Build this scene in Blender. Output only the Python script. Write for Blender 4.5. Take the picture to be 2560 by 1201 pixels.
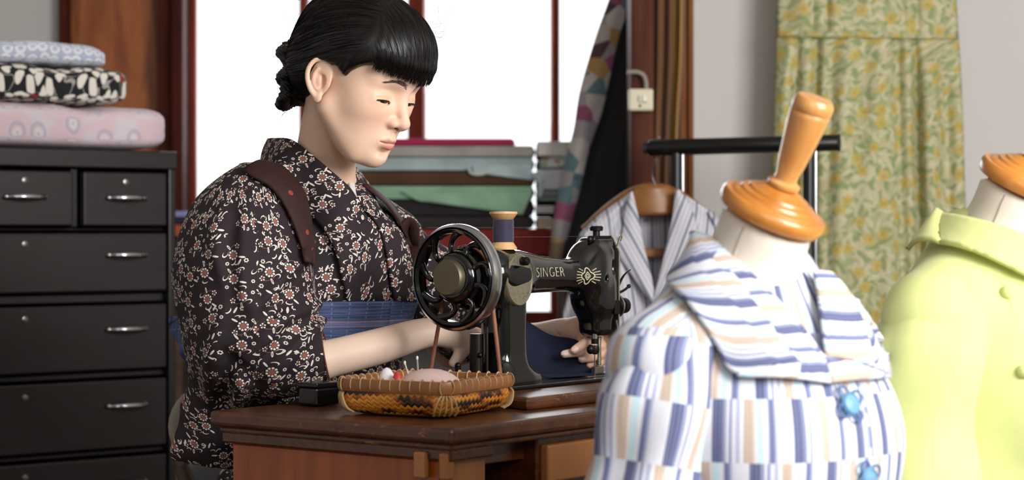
import bpy, bmesh, math, random
import numpy as np
from mathutils import Vector, Matrix
random.seed(7); RNG = np.random.default_rng(11)
SC = bpy.context.scene
for o in list(bpy.data.objects): bpy.data.objects.remove(o)

# ------------------------------------------------------------------ camera
CAM_Z, F_PX, HZ = 0.98, 5240.0, 577.0          # eye height, focal length in px of a 2560 wide frame, horizon row
cd = bpy.data.cameras.new('camera'); cam = bpy.data.objects.new('camera', cd)
SC.collection.objects.link(cam); SC.camera = cam
cam.location = (0, 0, CAM_Z); cam.rotation_euler = (math.pi/2, 0, 0)
cd.sensor_width = 36; cd.lens = F_PX/2560*36; cd.shift_y = (HZ-600.5)/2560
cd.clip_start = 0.05
cd.dof.use_dof = True; cd.dof.focus_distance = 3.0; cd.dof.aperture_fstop = 4.5

# ------------------------------------------------------------------ light
def area(name, loc, target, sx, sy, power, col=(1, 1, 1)):
    l = bpy.data.lights.new(name, 'AREA'); l.shape = 'RECTANGLE'; l.size = sx; l.size_y = sy
    l.energy = power; l.color = col
    o = bpy.data.objects.new(name, l); SC.collection.objects.link(o); o.location = loc
    o.rotation_euler = (Vector(target)-Vector(loc)).to_track_quat('-Z', 'Y').to_euler()
    return o
w = bpy.data.worlds.new('sky'); SC.world = w; w.use_nodes = True
bg = w.node_tree.nodes['Background']; bg.inputs[0].default_value = (0.93, 0.96, 1.0, 1); bg.inputs[1].default_value = 1.6
area('shop_window_light', (1.75, 0.95, 1.65), (0.1, 2.8, 0.98), 1.3, 1.2, 80, (1, 0.98, 0.955))
area('front_fill_light', (0.2, -1.2, 2.1), (-0.1, 3.0, 1.0), 2.2, 1.4, 31, (1, 0.98, 0.96))  # added fill lamp behind the camera; no shop front stands there
area('back_window_light', (-0.3, 5.95, 1.75), (-0.3, 3.0, 1.1), 1.4, 1.2, 24, (0.95, 0.98, 1))
SC.view_settings.view_transform = 'Standard'; SC.view_settings.look = 'None'
SC.view_settings.gamma = 1; SC.view_settings.use_curve_mapping = False
SC.view_settings.exposure = 0.25

# ------------------------------------------------------------------ measuring helpers
def P(u, v, Y):
    """a surveyed point: direction of (u,v) in the photograph, at distance Y from the camera plane"""
    return np.array([(u-1280)/F_PX*Y, Y, CAM_Z-(v-HZ)/F_PX*Y])
def lin(h):
    h = h.lstrip('#'); c = [int(h[i:i+2], 16)/255 for i in (0, 2, 4)]
    return tuple(x/12.92 if x <= .04045 else ((x+.055)/1.055)**2.4 for x in c)+(1.0,)

# ------------------------------------------------------------------ materials: tiny expression language over shader nodes
class S:
    def __init__(s, nt, sock): s.nt, s.k = nt, sock
    def _m(s, op, b=None, c=None):
        n = s.nt.nodes.new('ShaderNodeMath'); n.operation = op
        for i, x in enumerate((s, b, c)):
            if x is None: continue
            if isinstance(x, S): s.nt.links.new(x.k, n.inputs[i])
            else: n.inputs[i].default_value = float(x)
        return S(s.nt, n.outputs[0])
    def const(s, v):
        n = s.nt.nodes.new('ShaderNodeValue'); n.outputs[0].default_value = v; return S(s.nt, n.outputs[0])
    def __add__(s, o): return s._m('ADD', o)
    __radd__ = __add__
    def __sub__(s, o): return s._m('SUBTRACT', o)
    def __rsub__(s, o): return s.const(o)._m('SUBTRACT', s)
    def __mul__(s, o): return s._m('MULTIPLY', o)
    __rmul__ = __mul__
    def __truediv__(s, o): return s._m('DIVIDE', o)
    def sin(s): return s._m('SINE')
    def cos(s): return s._m('COSINE')
    def abs(s): return s._m('ABSOLUTE')
    def floor(s): return s._m('FLOOR')
    def fract(s): return s._m('FRACT')
    def sqrt(s): return s._m('SQRT')
    def lt(s, o): return s._m('LESS_THAN', o)
    def gt(s, o): return s._m('GREATER_THAN', o)
    def mx(s, o): return s._m('MAXIMUM', o)
    def mn(s, o): return s._m('MINIMUM', o)
    def mod(s, o): return s._m('FLOORED_MODULO', o)
    def pow(s, o): return s._m('POWER', o)
    def atan2(s, o): return s._m('ARCTAN2', o)
    def step(s, a, b):
        n = s.nt.nodes.new('ShaderNodeMapRange'); n.interpolation_type = 'SMOOTHSTEP'
        s.nt.links.new(s.k, n.inputs[0]); n.inputs[1].default_value = a; n.inputs[2].default_value = b
        return S(s.nt, n.outputs[0])
class Mat:
    def __init__(s, name, col='#808080', rough=.6, metal=0., **kw):
        s.m = bpy.data.materials.new(name); s.m.use_nodes = True; s.nt = s.m.node_tree
        s.b = s.nt.nodes['Principled BSDF']
        s.b.inputs['Base Color'].default_value = lin(col); s.b.inputs['Roughness'].default_value = rough
        s.b.inputs['Metallic'].default_value = metal
        for k, v in kw.items(): s.b.inputs[k.replace('_', ' ')].default_value = v
        s.m.diffuse_color = lin(col)
    def _n(s, t): return s.nt.nodes.new(t)
    def _l(s, a, b): s.nt.links.new(a.k if isinstance(a, S) else a, b)
    def obj(s): return S(s.nt, s._n('ShaderNodeTexCoord').outputs['Object'])
    def uv(s): return S(s.nt, s._n('ShaderNodeTexCoord').outputs['UV'])
    def xyz(s, v):
        n = s._n('ShaderNodeSeparateXYZ'); s._l(v, n.inputs[0]); return [S(s.nt, o) for o in n.outputs]
    def vec(s, x, y, z=0.):
        n = s._n('ShaderNodeCombineXYZ')
        for i, a in enumerate((x, y, z)):
            if isinstance(a, S): s._l(a, n.inputs[i])
            else: n.inputs[i].default_value = a
        return S(s.nt, n.outputs[0])
    def mul(s, v, k):
        n = s._n('ShaderNodeVectorMath'); n.operation = 'MULTIPLY'; s._l(v, n.inputs[0]); n.inputs[1].default_value = k
        return S(s.nt, n.outputs[0])
    def vadd(s, v, o):
        n = s._n('ShaderNodeVectorMath'); n.operation = 'ADD'; s._l(v, n.inputs[0])
        if isinstance(o, S): s._l(o, n.inputs[1])
        else: n.inputs[1].default_value = o
        return S(s.nt, n.outputs[0])
    def noise(s, v, sc=5., det=3., rough=.5, dist=0.):
        n = s._n('ShaderNodeTexNoise'); s._l(v, n.inputs['Vector']); n.inputs['Scale'].default_value = sc
        n.inputs['Detail'].default_value = det; n.inputs['Roughness'].default_value = rough; n.inputs['Distortion'].default_value = dist
        return S(s.nt, n.outputs[0])
    def noisec(s, v, sc=5., det=2.):
        n = s._n('ShaderNodeTexNoise'); s._l(v, n.inputs['Vector']); n.inputs['Scale'].default_value = sc; n.inputs['Detail'].default_value = det
        return S(s.nt, n.outputs[1])
    def voro(s, v, sc=5., rnd=1., feat='F1', dim='2D'):
        n = s._n('ShaderNodeTexVoronoi'); n.voronoi_dimensions = dim; n.feature = feat
        s._l(v, n.inputs['Vector']); n.inputs['Scale'].default_value = sc; n.inputs['Randomness'].default_value = rnd
        return S(s.nt, n.outputs['Distance']), S(s.nt, n.outputs['Color']), (S(s.nt, n.outputs['Position']) if feat == 'F1' else None)
    def mix(s, f, a, b):
        n = s._n('ShaderNodeMix'); n.data_type = 'RGBA'
        if isinstance(f, S): s._l(f, n.inputs[0])
        else: n.inputs[0].default_value = f
        for i, x in ((6, a), (7, b)):
            if isinstance(x, S): s._l(x, n.inputs[i])
            else: n.inputs[i].default_value = lin(x)
        return S(s.nt, n.outputs[2])
    def ramp(s, f, stops, const=False):
        n = s._n('ShaderNodeValToRGB'); s._l(f, n.inputs[0]); e = n.color_ramp.elements
        if const: n.color_ramp.interpolation = 'CONSTANT'
        while len(e) < len(stops): e.new(1.)
        for i, (p, c) in enumerate(stops): e[i].position = p; e[i].color = lin(c)
        return S(s.nt, n.outputs[0])
    def attr(s, name):
        n = s._n('ShaderNodeAttribute'); n.attribute_name = name; return S(s.nt, n.outputs['Color'])
    def color(s, c): s._l(c, s.b.inputs['Base Color']); return s
    def rough(s, r): s._l(r, s.b.inputs['Roughness']); return s
    def bump(s, h, strength=.3, dist=.002):
        n = s._n('ShaderNodeBump'); s._l(h, n.inputs['Height']); n.inputs['Strength'].default_value = strength
        n.inputs['Distance'].default_value = dist; s._l(n.outputs[0], s.b.inputs['Normal']); return s

# ------------------------------------------------------------------ objects
def wloc(o):
    v = Vector((0, 0, 0))
    while o: v += o.location; o = o.parent
    return v
def tag(o, label=None, cat=None, group=None, kind=None):
    if label: o['label'] = label
    if cat: o['category'] = cat
    if group: o['group'] = group
    if kind: o['kind'] = kind
    return o
def thing(name, label, cat, loc, group=None):
    o = bpy.data.objects.new(name, None); SC.collection.objects.link(o); o.location = tuple(float(x) for x in loc)
    o.empty_display_size = .05
    return tag(o, label, cat, group)
def link(name, me, mat, parent=None, loc=None):
    o = bpy.data.objects.new(name, me); SC.collection.objects.link(o)
    mats = mat if isinstance(mat, (list, tuple)) else [mat]
    for m in mats: me.materials.append(m.m if isinstance(m, Mat) else m)
    if parent: o.parent = parent
    elif loc is not None: o.location = loc
    return o
class MB:
    """collects world-space shapes; build() links them as ONE mesh"""
    def __init__(s): s.v = []; s.f = []; s.uv = []; s.mi = []; s.n = 0; s.cur = 0
    def add(s, V, Fs, UV=None):
        V = np.asarray(V, float).reshape(-1, 3); s.v.append(V)
        for i, f in enumerate(Fs):
            s.f.append([int(k)+s.n for k in f]); s.mi.append(s.cur)
            s.uv.append([tuple(UV[k]) for k in f] if UV is not None else [(0, 0)]*len(f))
        s.n += len(V); return s
    def box(s, c, d, R=None, taper=1.):
        x, y, z = np.array(d)/2
        V = np.array([[-x, -y, -z], [x, -y, -z], [x, y, -z], [-x, y, -z], [-x*taper, -y*taper, z], [x*taper, -y*taper, z], [x*taper, y*taper, z], [-x*taper, y*taper, z]])
        if R is not None: V = V@np.asarray(R).T
        return s.add(V+np.array(c), [(0, 3, 2, 1), (4, 5, 6, 7), (0, 1, 5, 4), (1, 2, 6, 5), (2, 3, 7, 6), (3, 0, 4, 7)])
    def prism(s, poly, z0, z1):
        n = len(poly); V = [(x, y, z0) for x, y in poly]+[(x, y, z1) for x, y in poly]
        return s.add(V, [tuple(range(n))[::-1], tuple(range(n, 2*n))]+[(i, (i+1) % n, n+(i+1) % n, n+i) for i in range(n)])
    def prism3(s, pts, d):
        """polygon of 3-D points pushed along vector d"""
        pts = np.asarray(pts, float); n = len(pts); d = np.asarray(d, float)
        return s.add(np.vstack([pts, pts+d]), [tuple(range(n))[::-1], tuple(range(n, 2*n))]+[(i, (i+1) % n, n+(i+1) % n, n+i) for i in range(n)])
    def grid(s, G, closed=False, cap=False, uv=None):
        G = np.asarray(G, float); m, n = G.shape[:2]; Fs = []
        nn = n if closed else n-1
        for i in range(m-1):
            for j in range(nn):
                k = (j+1) % n; Fs.append((i*n+j, i*n+k, (i+1)*n+k, (i+1)*n+j))
        if cap: Fs.append(tuple(range(n))[::-1]); Fs.append(tuple((m-1)*n+j for j in range(n)))
        return s.add(G.reshape(-1, 3), Fs, None if uv is None else np.asarray(uv).reshape(-1, 2))
    def tube(s, pts, r, n=10, cap=True, flat=1.0, up=None):
        pts = np.asarray(pts, float); m = len(pts); r = np.broadcast_to(np.asarray(r, float), (m,))
        T = np.gradient(pts, axis=0); T /= np.linalg.norm(T, axis=1)[:, None]+1e-12
        a = np.array(up if up is not None else ([0, 0, 1.] if abs(T[0][2]) < .9 else [1., 0, 0]), float); G = []
        for i in range(m):
            b = np.cross(T[i], a); b /= np.linalg.norm(b)+1e-12; a2 = np.cross(b, T[i]); a = a2 if up is None else a
            th = np.linspace(0, 2*math.pi, n, endpoint=False)
            G.append(pts[i]+r[i]*(np.cos(th)[:, None]*b+flat*np.sin(th)[:, None]*a2))
        return s.grid(np.array(G), True, cap)
    def lathe(s, prof, c, axis=(0, 0, 1), n=32, cap=True):
        axis = np.array(axis, float); axis /= np.linalg.norm(axis)
        a = np.cross(axis, [0, 0, 1.] if abs(axis[2]) < .9 else [1., 0, 0]); a /= np.linalg.norm(a); b = np.cross(axis, a)
        th = np.linspace(0, 2*math.pi, n, endpoint=False)
        G = [np.array(c)+axis*z+max(r, 1e-5)*(np.cos(th)[:, None]*a+np.sin(th)[:, None]*b) for r, z in prof]
        return s.grid(np.array(G), True, cap)
    def ball(s, c, r, n=12, R=None):
        r = np.broadcast_to(np.asarray(r, float), (3,)); G = []
        for i in range(n//2+1):
            ph = math.pi*i/(n//2); th = np.linspace(0, 2*math.pi, n, endpoint=False)
            q = np.stack([np.sin(ph)*np.cos(th)*r[0]+1e-6*np.cos(th), np.sin(ph)*np.sin(th)*r[1]+1e-6*np.sin(th), np.full(n, np.cos(ph)*r[2])], 1)
            if R is not None: q = q@np.asarray(R).T
            G.append(np.array(c)+q)
        return s.grid(np.array(G), True, True)
    def build(s, name, mat, parent=None, origin=None, smooth=True, bevel=0., seg=2, sub=0, solid=0., fixn=True):
        V = np.vstack(s.v); base = np.array(wloc(parent)) if parent else (np.array(origin, float) if origin is not None else np.array([V[:, 0].mean(), V[:, 1].mean(), V[:, 2].min()]))
        me = bpy.data.meshes.new(name); me.from_pydata((V-base).tolist(), [], s.f)
        if any(any(q != (0, 0) for q in f) for f in s.uv):
            ul = me.uv_layers.new(name='UVMap'); ul.data.foreach_set('uv', np.array([c for f in s.uv for q in f for c in q], dtype=np.float32))
        if max(s.mi) > 0: me.polygons.foreach_set('material_index', s.mi)
        me.update()
        if fixn:
            bm = bmesh.new(); bm.from_mesh(me); bmesh.ops.recalc_face_normals(bm, faces=bm.faces); bm.to_mesh(me); bm.free()
        me.polygons.foreach_set('use_smooth', [smooth]*len(me.polygons))
        if smooth:
            try: me.set_sharp_from_angle(angle=math.radians(42))
            except Exception: pass
        o = link(name, me, mat, parent, None if parent else tuple(base))
        if sub: md = o.modifiers.new('s', 'SUBSURF'); md.levels = md.render_levels = sub
        if solid: md = o.modifiers.new('t', 'SOLIDIFY'); md.thickness = solid; md.offset = 0
        if bevel: md = o.modifiers.new('b', 'BEVEL'); md.width = bevel; md.segments = seg; md.limit_method = 'ANGLE'; md.angle_limit = math.radians(40)
        return o
def rotz(a): c, s = math.cos(a), math.sin(a); return np.array([[c, -s, 0], [s, c, 0], [0, 0, 1.]])
def spline(pts, n):
    """Catmull-Rom through pts, n samples"""
    p = np.asarray(pts, float); k = len(p); q = np.vstack([2*p[0]-p[1], p, 2*p[-1]-p[-2]]); t = np.linspace(0, k-1-1e-9, n); i = t.astype(int); f = (t-i)[:, None]
    a, b, c, d = q[i], q[i+1], q[i+2], q[i+3]
    return .5*((2*b)+(c-a)*f+(2*a-5*b+4*c-d)*f**2+(3*b-3*c+d-a)*f**3)
def interp(x, xs, ys): return np.interp(x, xs, ys)

# ------------------------------------------------------------------ sculpting: signed distance volumes + surface nets
def smin(a, b, k):
    if k <= 0: return np.minimum(a, b)
    h = np.clip(.5+.5*(b-a)/k, 0, 1); return b+(a-b)*h-k*h*(1-h)
def ell(c, r, R=None):
    c = np.asarray(c, np.float32); r = np.broadcast_to(np.asarray(r, np.float32), (3,))
    def f(X, Y, Z):
        x, y, z = X-c[0], Y-c[1], Z-c[2]
        if R is not None:
            q = np.asarray(R, np.float32); x, y, z = q[0, 0]*x+q[1, 0]*y+q[2, 0]*z, q[0, 1]*x+q[1, 1]*y+q[2, 1]*z, q[0, 2]*x+q[1, 2]*y+q[2, 2]*z
        k0 = np.sqrt((x/r[0])**2+(y/r[1])**2+(z/r[2])**2); k1 = np.sqrt((x/r[0]**2)**2+(y/r[1]**2)**2+(z/r[2]**2)**2)
        return k0*(k0-1)/(k1+1e-9)
    m = float(max(r)); f.lo, f.hi = c-m, c+m
    return f
def rc(a, b, ra, rb=None):
    rb = ra if rb is None else rb; a = np.asarray(a, np.float32); b = np.asarray(b, np.float32); ba = b-a; L = float(ba@ba)+1e-12
    def f(X, Y, Z):
        x, y, z = X-a[0], Y-a[1], Z-a[2]; t = np.clip((x*ba[0]+y*ba[1]+z*ba[2])/L, 0, 1)
        return np.sqrt((x-t*ba[0])**2+(y-t*ba[1])**2+(z-t*ba[2])**2)-(ra+(rb-ra)*t)
    m = max(ra, rb); f.lo, f.hi = np.minimum(a, b)-m, np.maximum(a, b)+m
    return f
class Vol:
    def __init__(s, lo, hi, h):
        s.lo = np.array(lo, np.float32); s.h = h; n = np.ceil((np.array(hi)-s.lo)/h).astype(int)+1; s.n = n
        s.ax = [(s.lo[i]+h*np.arange(n[i])).astype(np.float32) for i in range(3)]; s.d = np.full(tuple(n), .05, np.float32)
    def _sl(s, f, m):
        a = np.clip(np.floor((f.lo-m-s.lo)/s.h).astype(int), 0, s.n); b = np.clip(np.ceil((f.hi+m-s.lo)/s.h).astype(int)+1, 0, s.n)
        sl = tuple(slice(int(a[i]), int(b[i])) for i in range(3))
        X, Y, Z = s.ax[0][sl[0]][:, None, None], s.ax[1][sl[1]][None, :, None], s.ax[2][sl[2]][None, None, :]
        return sl, X, Y, Z
    def add(s, f, k=0., m=.05):
        sl, X, Y, Z = s._sl(f, m+k)
        if 0 in s.d[sl].shape: return s
        s.d[sl] = smin(s.d[sl], f(X, Y, Z), k); return s
    def cut(s, f, k=0., m=.03):
        sl, X, Y, Z = s._sl(f, m+k)
        if 0 in s.d[sl].shape: return s
        s.d[sl] = -smin(-s.d[sl], f(X, Y, Z), k); return s
    def chain(s, pts, rs, k=0., cut=False, kk=0.):
        v = None; pts = [np.asarray(p, np.float32) for p in pts]; fs = [rc(pts[i], pts[i+1], rs[i], rs[i+1]) for i in range(len(pts)-1)]
        def g(X, Y, Z):
            d = fs[0](X, Y, Z)
            for q in fs[1:]: d = smin(d, q(X, Y, Z), kk)
            return d
        g.lo = np.min([q.lo for q in fs], 0); g.hi = np.max([q.hi for q in fs], 0)
        return s.cut(g, k) if cut else s.add(g, k)
    def full(s):
        return s.ax[0][:, None, None], s.ax[1][None, :, None], s.ax[2][None, None, :]
    def sample(s, p):
        q = (np.asarray(p, float)-s.lo)/s.h; q = np.clip(q, 0, np.array(s.n)-1.001); i = q.astype(int); f = q-i; r = 0
        for a in (0, 1):
            for b in (0, 1):
                for c in (0, 1):
                    r = r+s.d[i[..., 0]+a, i[..., 1]+b, i[..., 2]+c]*(f[..., 0] if a else 1-f[..., 0])*(f[..., 1] if b else 1-f[..., 1])*(f[..., 2] if c else 1-f[..., 2])
        return r
    def normal(s, p):
        p = np.asarray(p, float); e = s.h*1.5
        g = np.stack([s.sample(p+np.array(v)*e)-s.sample(p-np.array(v)*e) for v in ((1, 0, 0), (0, 1, 0), (0, 0, 1))], -1)
        return g/(np.linalg.norm(g, axis=-1, keepdims=True)+1e-9)
    def hit(s, u, v, y0, y1):
        """first surface point of the volume met by the sight line (u,v) between depths y0 and y1"""
        ys = np.arange(y0, y1, s.h*.7); pts = np.array([P(u, v, y) for y in ys]); d = s.sample(pts); k = np.argmax(d < 0)
        if not (d < 0).any(): k = int(np.argmin(d))
        return pts[k]
    def mesh(s):
        D = s.d; sg = D < 0; n = D.shape
        c = [sg[a:n[0]-1+a, b:n[1]-1+b, e:n[2]-1+e] for a in (0, 1) for b in (0, 1) for e in (0, 1)]
        tot = sum(x.astype(np.int8) for x in c); act = (tot > 0) & (tot < 8); I = np.argwhere(act); N = len(I)
        offs = [(a, b, e) for a in (0, 1) for b in (0, 1) for e in (0, 1)]
        val = [D[I[:, 0]+a, I[:, 1]+b, I[:, 2]+e] for a, b, e in offs]
        acc = np.zeros((N, 3)); cnt = np.zeros(N)
        for p in range(8):
            for q in range(p+1, 8):
                df = np.array(offs[q])-np.array(offs[p])
                if np.abs(df).sum() != 1: continue
                m = (val[p] < 0) != (val[q] < 0); t = np.where(m, val[p]/(val[p]-val[q]+1e-12), 0)
                acc += np.where(m[:, None], np.array(offs[p])+t[:, None]*df, 0); cnt += m
        V = s.lo+s.h*(I+acc/np.maximum(cnt, 1)[:, None])
        idx = -np.ones(act.shape, np.int64); idx[tuple(I.T)] = np.arange(N); Fs = []
        for ax in range(3):
            b, e = [(1, 2), (2, 0), (0, 1)][ax]
            s0 = [slice(None)]*3; s1 = [slice(None)]*3; s0[ax] = slice(0, n[ax]-1); s1[ax] = slice(1, n[ax])
            A, B = sg[tuple(s0)], sg[tuple(s1)]; E = np.argwhere(A != B)
            E = E[(E[:, b] > 0) & (E[:, e] > 0) & (E[:, b] < n[b]-1) & (E[:, e] < n[e]-1)]
            fl = A[tuple(E.T)]
            def g(db, de):
                K = E.copy(); K[:, b] -= db; K[:, e] -= de; return idx[tuple(K.T)]
            q = np.stack([g(1, 1), g(0, 1), g(0, 0), g(1, 0)], 1); q[~fl] = q[~fl][:, ::-1]; Fs.append(q)
        return V, np.vstack(Fs)
def sdf_obj(name, V, Fq, mat, parent, uv=None, col=None, smooth_it=1):
    base = np.array(wloc(parent)) if parent else np.zeros(3)
    V = np.asarray(V, float).copy()
    if smooth_it:
        E = np.vstack([Fq[:, [0, 1]], Fq[:, [1, 2]], Fq[:, [2, 3]], Fq[:, [3, 0]]])
        for _ in range(smooth_it):
            acc = np.zeros_like(V); c = np.zeros(len(V)); np.add.at(acc, E[:, 0], V[E[:, 1]]); np.add.at(acc, E[:, 1], V[E[:, 0]]); np.add.at(c, E[:, 0], 1); np.add.at(c, E[:, 1], 1)
            V = .5*V+.5*acc/np.maximum(c, 1)[:, None]
    me = bpy.data.meshes.new(name); nv, nf = len(V), len(Fq)
    me.vertices.add(nv); me.vertices.foreach_set('co', (V-base).astype(np.float32).ravel())
    me.loops.add(nf*4); me.loops.foreach_set('vertex_index', Fq.astype(np.int32).ravel())
    me.polygons.add(nf); me.polygons.foreach_set('loop_start', np.arange(0, nf*4, 4, dtype=np.int32))
    me.update(calc_edges=True); me.validate()
    me.polygons.foreach_set('use_smooth', [True]*len(me.polygons))
    if uv is not None:
        q = np.asarray(uv(V[Fq].reshape(-1, 4, 3)), np.float32)
        ul = me.uv_layers.new(name='UVMap'); ul.data.foreach_set('uv', q.reshape(-1))
    if col is not None:
        a = me.color_attributes.new('Col', 'FLOAT_COLOR', 'POINT'); C = np.ones((nv, 4), np.float32); C[:, :3] = col; a.data.foreach_set('color', C.ravel())
    return link(name, me, mat, parent)
def cyl_uv(c, ax_u, ax_v, axis, R):
    """UV in metres: angle around an axis times R, and length along it"""
    c, ax_u, ax_v, axis = [np.asarray(x, float) for x in (c, ax_u, ax_v, axis)]
    def f(Q):
        D = Q-c; n_ = np.cross(Q[:, 2]-Q[:, 0], Q[:, 3]-Q[:, 1]); n_ /= np.linalg.norm(n_, axis=1)[:, None]+1e-12; fl_ = np.abs(n_@axis) > .72; th = np.arctan2(D@ax_v, D@ax_u); th0 = th[:, :1]; th = th0+(th-th0+math.pi) % (2*math.pi)-math.pi
        o_ = np.stack([th*R, D@axis], -1); o_[fl_] = np.stack([D@ax_u, D@ax_v], -1)[fl_]; return o_
    return f
def wob(X, Y, Z, s, seed=0):
    """cheap smooth wobble in [-1,1]"""
    r = np.random.default_rng(seed); o = 0
    for k in range(5):
        v = r.normal(size=3); v /= np.linalg.norm(v); ph = r.uniform(0, 6.28); o = o+np.sin((v[0]*X+v[1]*Y+v[2]*Z)*s*(.7+.25*k)+ph)
    return o/3.
def laid(vol, L, R, y0, y1, nu, nv, off=.006, mid=.004, it=2):
    """cloth laid on a sculpted body between two surveyed edges"""
    Lc = spline(L, nv); Rc = spline(R, nv); G = np.zeros((nv, nu, 3))
    for i in range(nv):
        for j in range(nu):
            s = j/(nu-1); q = Lc[i]*(1-s)+Rc[i]*s; G[i, j] = vol.hit(q[0], q[1], y0, y1)
    for _ in range(it):
        H = G.copy(); H[1:-1, 1:-1, 1] = .25*(G[:-2, 1:-1, 1]+G[2:, 1:-1, 1]+G[1:-1, :-2, 1]+G[1:-1, 2:, 1]); G = H
    N = vol.normal(G); nu_ = np.linspace(0, 1, nu); return G+N*(off+mid*np.sin(math.pi*nu_)[None, :, None])
def metric_uv(G, rot=False):
    du = np.cumsum(np.concatenate([np.zeros((G.shape[0], 1)), np.linalg.norm(np.diff(G, axis=1), axis=2)], 1), 1); dv = np.cumsum(np.concatenate([np.zeros((1, G.shape[1])), np.linalg.norm(np.diff(G, axis=0), axis=2)], 0), 0)
    return np.stack([-dv, du], -1) if rot else np.stack([du, -dv], -1)
# ================================================================== materials
def wood(name, c1, c2, sc=(2, 30, 30), rough=.45, det=4, c3=None, wear=0, bump=.15, coat=0.):
    m = Mat(name, c1, rough); v = m.mul(m.obj(), sc); n = m.noise(v, 1.6, det, .6, .6)
    c = m.ramp(n.step(.25, .75), [(0, c1), (1, c2)] if c3 is None else [(0, c1), (.55, c2), (1, c3)])
    if wear:
        k = m.noise(m.mul(m.obj(), (1, 1, 2.2)), 30, 5, .72); c = m.mix(k.step(.60, .68)*wear, c, '#a5693a')
    m.color(c); m.bump(n, bump, .002); m.b.inputs['Coat Weight'].default_value = coat; m.b.inputs['Coat Roughness'].default_value = .25
    return m
def cloth(name, col, rough=.85, weave=900, bump=.12, sheen=.0, var=.12):
    m = Mat(name, col, rough); o = m.obj(); n = m.noise(o, 9, 4, .6)
    r, g, b, _ = [x for x in lin(col)]
    m.color(m.mix(n.step(.3, .7), col, '#%02x%02x%02x' % tuple(max(0, int(int(col.lstrip('#')[i:i+2], 16)*(1-var))) for i in (0, 2, 4))))
    m.bump(m.noise(o, weave, 1)+m.noise(o, 25, 3)*1.5, bump, .002); m.b.inputs['Sheen Weight'].default_value = sheen
    return m
M_wall = Mat('plaster_white', '#d2cfcd', .9); M_wall.bump(M_wall.noise(M_wall.obj(), 60, 4), .08, .002)
M_ceil = Mat('ceiling_board', '#c9c5bd', .9); M_ceil.bump(M_ceil.noise(M_ceil.obj(), 20, 3), .05)
M_floor = wood('floor_boards', '#3a2418', '#55372a', (1.2, 14, 8), .5)
M_red = wood('window_wood', '#6d2a1f', '#8b3c2c', (25, 25, 2.5), .45)
M_door = wood('door_wood', '#7e3c1c', '#b06632', (7, 7, 1.1), .4, 5, c3='#5f2b18')
M_post = wood('post_wood', '#3b1710', '#5a2417', (22, 22, 2), .4)
M_pillar = wood('pillar_wood', '#43221a', '#5e3527', (20, 20, 1.6), .55)
M_frame = wood('frame_wood', '#6a4026', '#8a5a38', (22, 22, 1.5), .5)
M_glass = Mat('window_glass', '#ffffff', .02)
def _glass():
    nt = M_glass.nt; t = nt.nodes.new('ShaderNodeBsdfTransparent'); g = nt.nodes.new('ShaderNodeBsdfGlossy'); g.inputs['Roughness'].default_value = .02
    f = nt.nodes.new('ShaderNodeFresnel'); f.inputs[0].default_value = 1.45; x = nt.nodes.new('ShaderNodeMixShader')
    nt.links.new(f.outputs[0], x.inputs[0]); nt.links.new(t.outputs[0], x.inputs[1]); nt.links.new(g.outputs[0], x.inputs[2])
    nt.links.new(x.outputs[0], nt.nodes['Material Output'].inputs[0])
_glass()
M_black = Mat('black_tube', '#0c0c0d', .35); M_chrome = Mat('chrome', '#c9ccd2', .18, 1.)
M_steel = Mat('worn_steel', '#8f8c88', .3, 1.); M_steel.rough(M_steel.noise(M_steel.obj(), 80, 4)*.35+.15)

for m_ in (M_pillar, M_post, M_red, M_frame): m_.b.inputs['Specular IOR Level'].default_value = .15; m_.b.inputs['Roughness'].default_value = .7
# ================================================================== the room
def struct(name, mb, mat, **k): return tag(mb.build(name, mat, smooth=False, **k), kind='structure')
struct('floor', MB().box((0, 2.4, -.02), (5.2, 7.4, .04)), M_floor)
struct('ceiling', MB().box((0, 2.4, 2.66), (5.2, 7.4, .04)), M_ceil)
struct('wall_left', MB().box((-2.55, 2.4, 1.32), (.08, 7.4, 2.64)), M_wall)
struct('wall_side', MB().box((2.55, 2.4, 1.32), (.08, 7.4, 2.64)), M_wall)
struct('wall_front', MB().box((0, -1.36, 1.32), (5.2, .08, 2.64)), M_wall)
WY = 5.8                                                     # window wall
x0, x1, xr = P(155, 0, WY)[0], P(470, 0, WY)[0], 1.30
wb = MB(); wb.box(((-2.5+x0)/2, WY+.05, 1.32), (x0+2.5, .1, 2.64)); wb.box(((x1+xr)/2, WY+.05, .36), (xr-x1, .1, .72))
wb.box(((x0+xr)/2, WY+.05, 2.4), (xr-x0, .1, .48)); wb.box(((xr+2.5)/2, WY+.05, 1.32), (2.5-xr, .1, 2.64))
struct('wall_back', wb, M_wall)
# panelled door left of the windows
dr = thing('door_1', None, None, ((x0+x1)/2, WY, 0)); dr['kind'] = 'structure'
dm = P(400, 0, WY)[0]; p1 = P(176, 0, WY)[0]
MB().box(((p1+dm)/2, WY+.02, 1.08), (dm-p1, .04, 2.16)).build('door_panel', M_door, dr, smooth=False, bevel=.004)
MB().box(((x0+p1)/2, WY, 1.08), (p1-x0, .1, 2.16)).build('door_frame', M_post, dr, smooth=False, bevel=.004)
MB().box((dm+.022, WY-.005, 1.08), (.044, .1, 2.16)).build('door_stile', M_post, dr, smooth=False, bevel=.006)
MB().box(((dm+.044+x1)/2, WY-.02, 1.08), (x1-dm-.044, .14, 2.16)).build('door_frame', M_post, dr, smooth=False, bevel=.008)
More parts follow.
